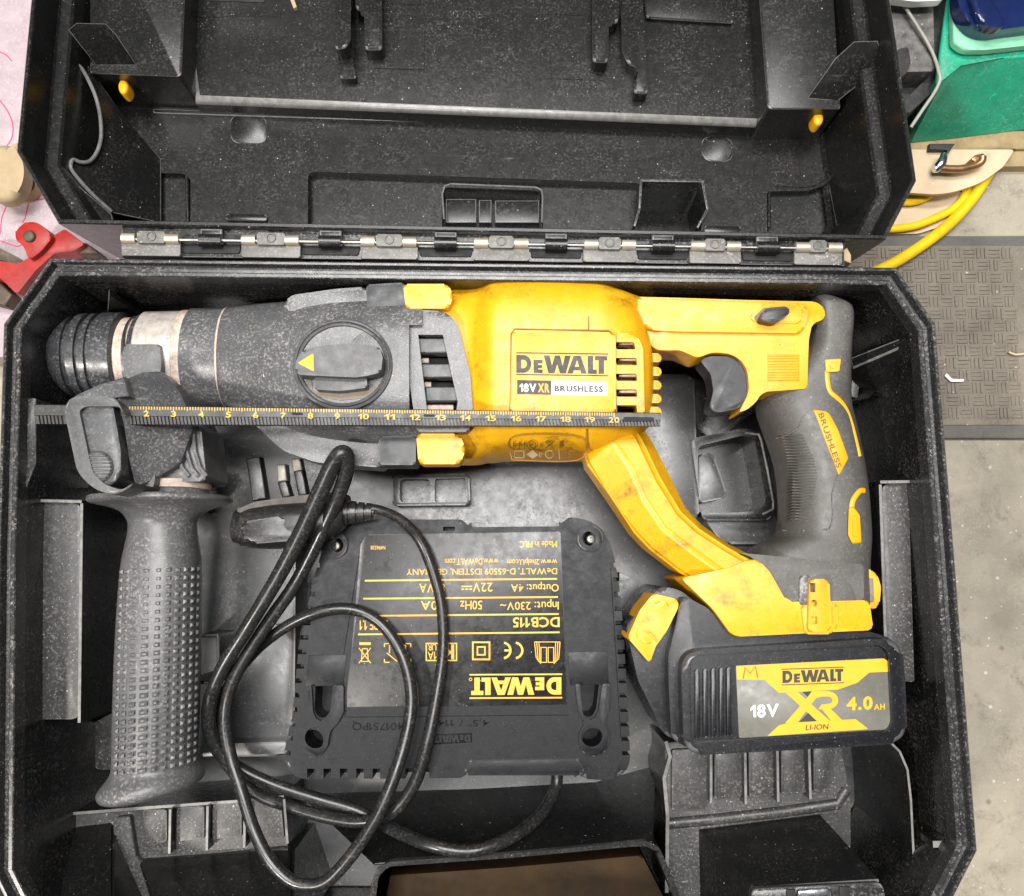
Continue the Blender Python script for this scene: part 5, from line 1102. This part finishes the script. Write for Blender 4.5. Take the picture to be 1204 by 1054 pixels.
tube('hose_run', [(1050, 236, GZ+.5), (1070, 238, GZ+.5), (1088, 233, GZ+.5), (1100, 222, GZ+.5)], 0.2, 'hose', hz, k=5, ns=12)
# green box with a blue tub in it
gx = thing('green_box', 'scuffed green plastic storage box at the upper right corner', 'box', W(1150, 100, GZ))
bm = bmesh.new()
lo = [W(u, v, GZ+0.95) for u, v in ((1066, 137), (1071, 168), (1120, 163), (1192, 154), (1330, 140), (1330, 60), (1105, 60))]
hi = [W(u, v, GZ+5.0) for u, v in ((1100, 96), (1104, 104), (1128, 74), (1180, 68), (1330, 60), (1330, -40), (1118, -40))]
prism(bm, hi, lo, 0.15, 3); mk('box_wall', bm, 'green', gx)
lip1 = [(1117, -40), (1118, 16, 14), (1131, 41, 14), (1152, 49, 10), (1180, 48), (1330, 30), (1330, -40)]
lip2 = [(1120, -30), (1121, 50, 5), (1133, 59, 8), (1160, 59), (1330, 40), (1330, -30)]
o = slab('box_rim', lip2, GZ+5.6, GZ+5.2, 'pale_green', gx, bev=0.12, r=5)
o = slab('lid_rim', lip1, GZ+6.4, GZ+5.9, 'green_lip', gx, bev=0.15, r=8)
bt2 = [(1123, -40), (1126, 12, 14), (1143, 32, 14), (1160, 38, 8), (1330, 16), (1330, -40)]
cut(o, [slab_bm(rnd(bt2, 8), GZ+7.5, GZ+5.5, 0)])
tb_ = thing('blue_tub', 'glossy dark blue plastic tub sitting in the green box', 'tub', W(1180, 10, GZ+6))
mk('tub_body', slab_bm(rnd([(1124, -40), (1127, 11, 14), (1144, 31, 14), (1161, 37, 8), (1330, 15), (1330, -40)], 8), GZ+6.5, GZ+5.65, 0.5, 0, 6), 'blue', tb_)
mk('tub_handle', slab_bm([(1136, -20), (1150, -20), (1176, 20), (1182, 32), (1168, 33), (1150, 24)], GZ+6.9, GZ+6.3, 0.3, 10, 5), 'blue', tb_)
gbag = thing('tool_bag', 'grey speckled fabric bag with black strap beside the green box', 'bag', W(1085, 50, GZ))
slab('bag_side', [(1010, -40), (1096, -40), (1099, 84, 4), (1010, 86)], GZ+5.0, GZ+0.02, 'bag', gbag, bev=0.3, r=4)
slab('bag_strap', [(1097, -40), (1118, -40), (1120, 40), (1127, 72), (1100, 105), (1066, 136), (1060, 122), (1098, 84)], GZ+4.2, GZ+0.5, 'bag_dark', gbag, bev=0.3, r=5)
slab('bag_buckle', [(1055, 58), (1068, 55), (1071, 74), (1064, 90), (1056, 92)], GZ+5.6, GZ+5.0, 'bag_dark', gbag, bev=0.12, r=3)
slab('bag_base', [(1040, 84), (1100, 84), (1098, 100), (1050, 130), (1040, 130)], GZ+3.4, GZ+0.4, 'bag_dark', gbag, bev=0.2, r=4)
solo(slab('white_lid', rnd([(1040, -30), (1120, -30), (1110, 0), (1075, 2), (1045, -2)], 6), GZ+6.2, GZ+5.7, 'print_white', bev=0.1), 'white plastic edge lying on the grey bag', 'lid')
solo(tube('thin_cable', [(1058, -6, GZ+5.7), (1064, 8, GZ+5.45), (1076, 27, GZ+5.4), (1090, 50, GZ+5.3), (1099, 69, GZ+5.2), (1104, 86, GZ+5.6), (1105, 95, GZ+5.6), (1098, 110, GZ+5.5), (1085, 129, GZ+5.3), (1071, 150, GZ+5.1)], 0.085, 'cable_white', k=5, ns=10), 'thin pale grey cable drooping over the bag and green box', 'cable')
# left: painted board with pencil lines, turned wood knob, red clamp
bd = thing('painted_board', 'white board stained pink with red pencil lines, left of the case', 'board', W(10, 150, GZ+2))
BZt = GZ+2.2
slab('board_panel', [(-150, -120), (330, -120), (330, 420), (-150, 420)], BZt, GZ+0.02, 'board', bd, bev=0.05)
def pen(pts, k=4): return [(u, v, BZt+0.005) for u, v in pts]
for pts, k in (([(-5, 60), (6, 64), (14, 72)], 4), ([(-6, 112), (2, 121), (10, 133), (15, 147), (14, 162), (8, 172)], 4), ([(9, 238), (2, 256), (0, 275)], 1), ([(9, 238), (-10, 241)], 1), ([(34, 236), (29, 258), (26, 262)], 1), ([(34, 236), (60, 233), (70, 230)], 1), ([(-4, 282), (20, 290), (34, 285)], 1), ([(34, 285), (40, 262)], 1)):
    tube('pencil_line', pen(pts), 0.035, 'pencil', bd, k=k, ns=6)
kn = thing('turned_knob', 'round turned pale wood knob at the left edge below the pink board lines', 'knob', W(8, 205, BZt))
def disc(name, u, v, r, rv, z1, z0, m, par, bev): return slab(name, circ(u, v, r, 40, rv), z1, z0, m, par, bev=bev, seg=5)
disc('knob_foot', 20, 205, 25, 28, BZt+0.8, BZt, 'pale_wood', kn, 0.2)
disc('knob_flange', 9, 204, 25, 32, BZt+1.3, BZt+0.8, 'pale_wood', kn, 0.2)
disc('knob_head', 2, 202, 26, 34, BZt+2.2, BZt+1.3, 'pale_wood', kn, 0.4)
solo(slab('wood_strip', [(10, 172), (20, 168), (22, 182), (12, 186)], BZt+0.5, BZt+0.01, 'pale_wood', bev=0.05), 'short yellowish wood strip above the turned wood knob', 'strip')
rc = thing('red_clamp', 'chipped red painted metal clamp jaw poking out at the left corner of the case', 'clamp', W(45, 300, BZt))
slab('clamp_bar', [(76, 269), (100, 287), (87, 295), (64, 298), (42, 318), (20, 346), (0, 327), (-30, 320), (-30, 300), (0, 307), (22, 311), (36, 301), (60, 279)], BZt+2.0, BZt+0.2, 'red', rc, bev=0.18, r=3)
slab('clamp_lug', [(15, 280, 8), (21, 265, 8), (37, 259, 10), (50, 265, 8), (62, 279), (48, 296), (34, 306), (28, 290)], BZt+2.4, BZt+0.8, 'red', rc, bev=0.2, r=5)
slab('clamp_bolt', circ(33, 277, 7, 20), BZt+2.6, BZt+2.0, 'rust', rc, bev=0.12)
slab('clamp_pin', [(86, 293), (100, 285), (112, 293), (116, 298), (90, 298)], BZt+1.6, BZt+0.4, 'rust', rc, bev=0.1)
slab('clamp_jaw', [(-30, 290), (0, 292), (16, 300), (30, 308), (22, 312), (0, 306), (-30, 302)], BZt+1.4, BZt+0.2, 'rust', rc, bev=0.1, r=2)
solo(slab('metal_bar', [(-30, 325), (0, 332), (14, 346), (6, 360), (-30, 350)], BZt+1.0, BZt+0.05, 'rust', bev=0.1), 'rusty metal bar under the red clamp beside the case', 'bar')
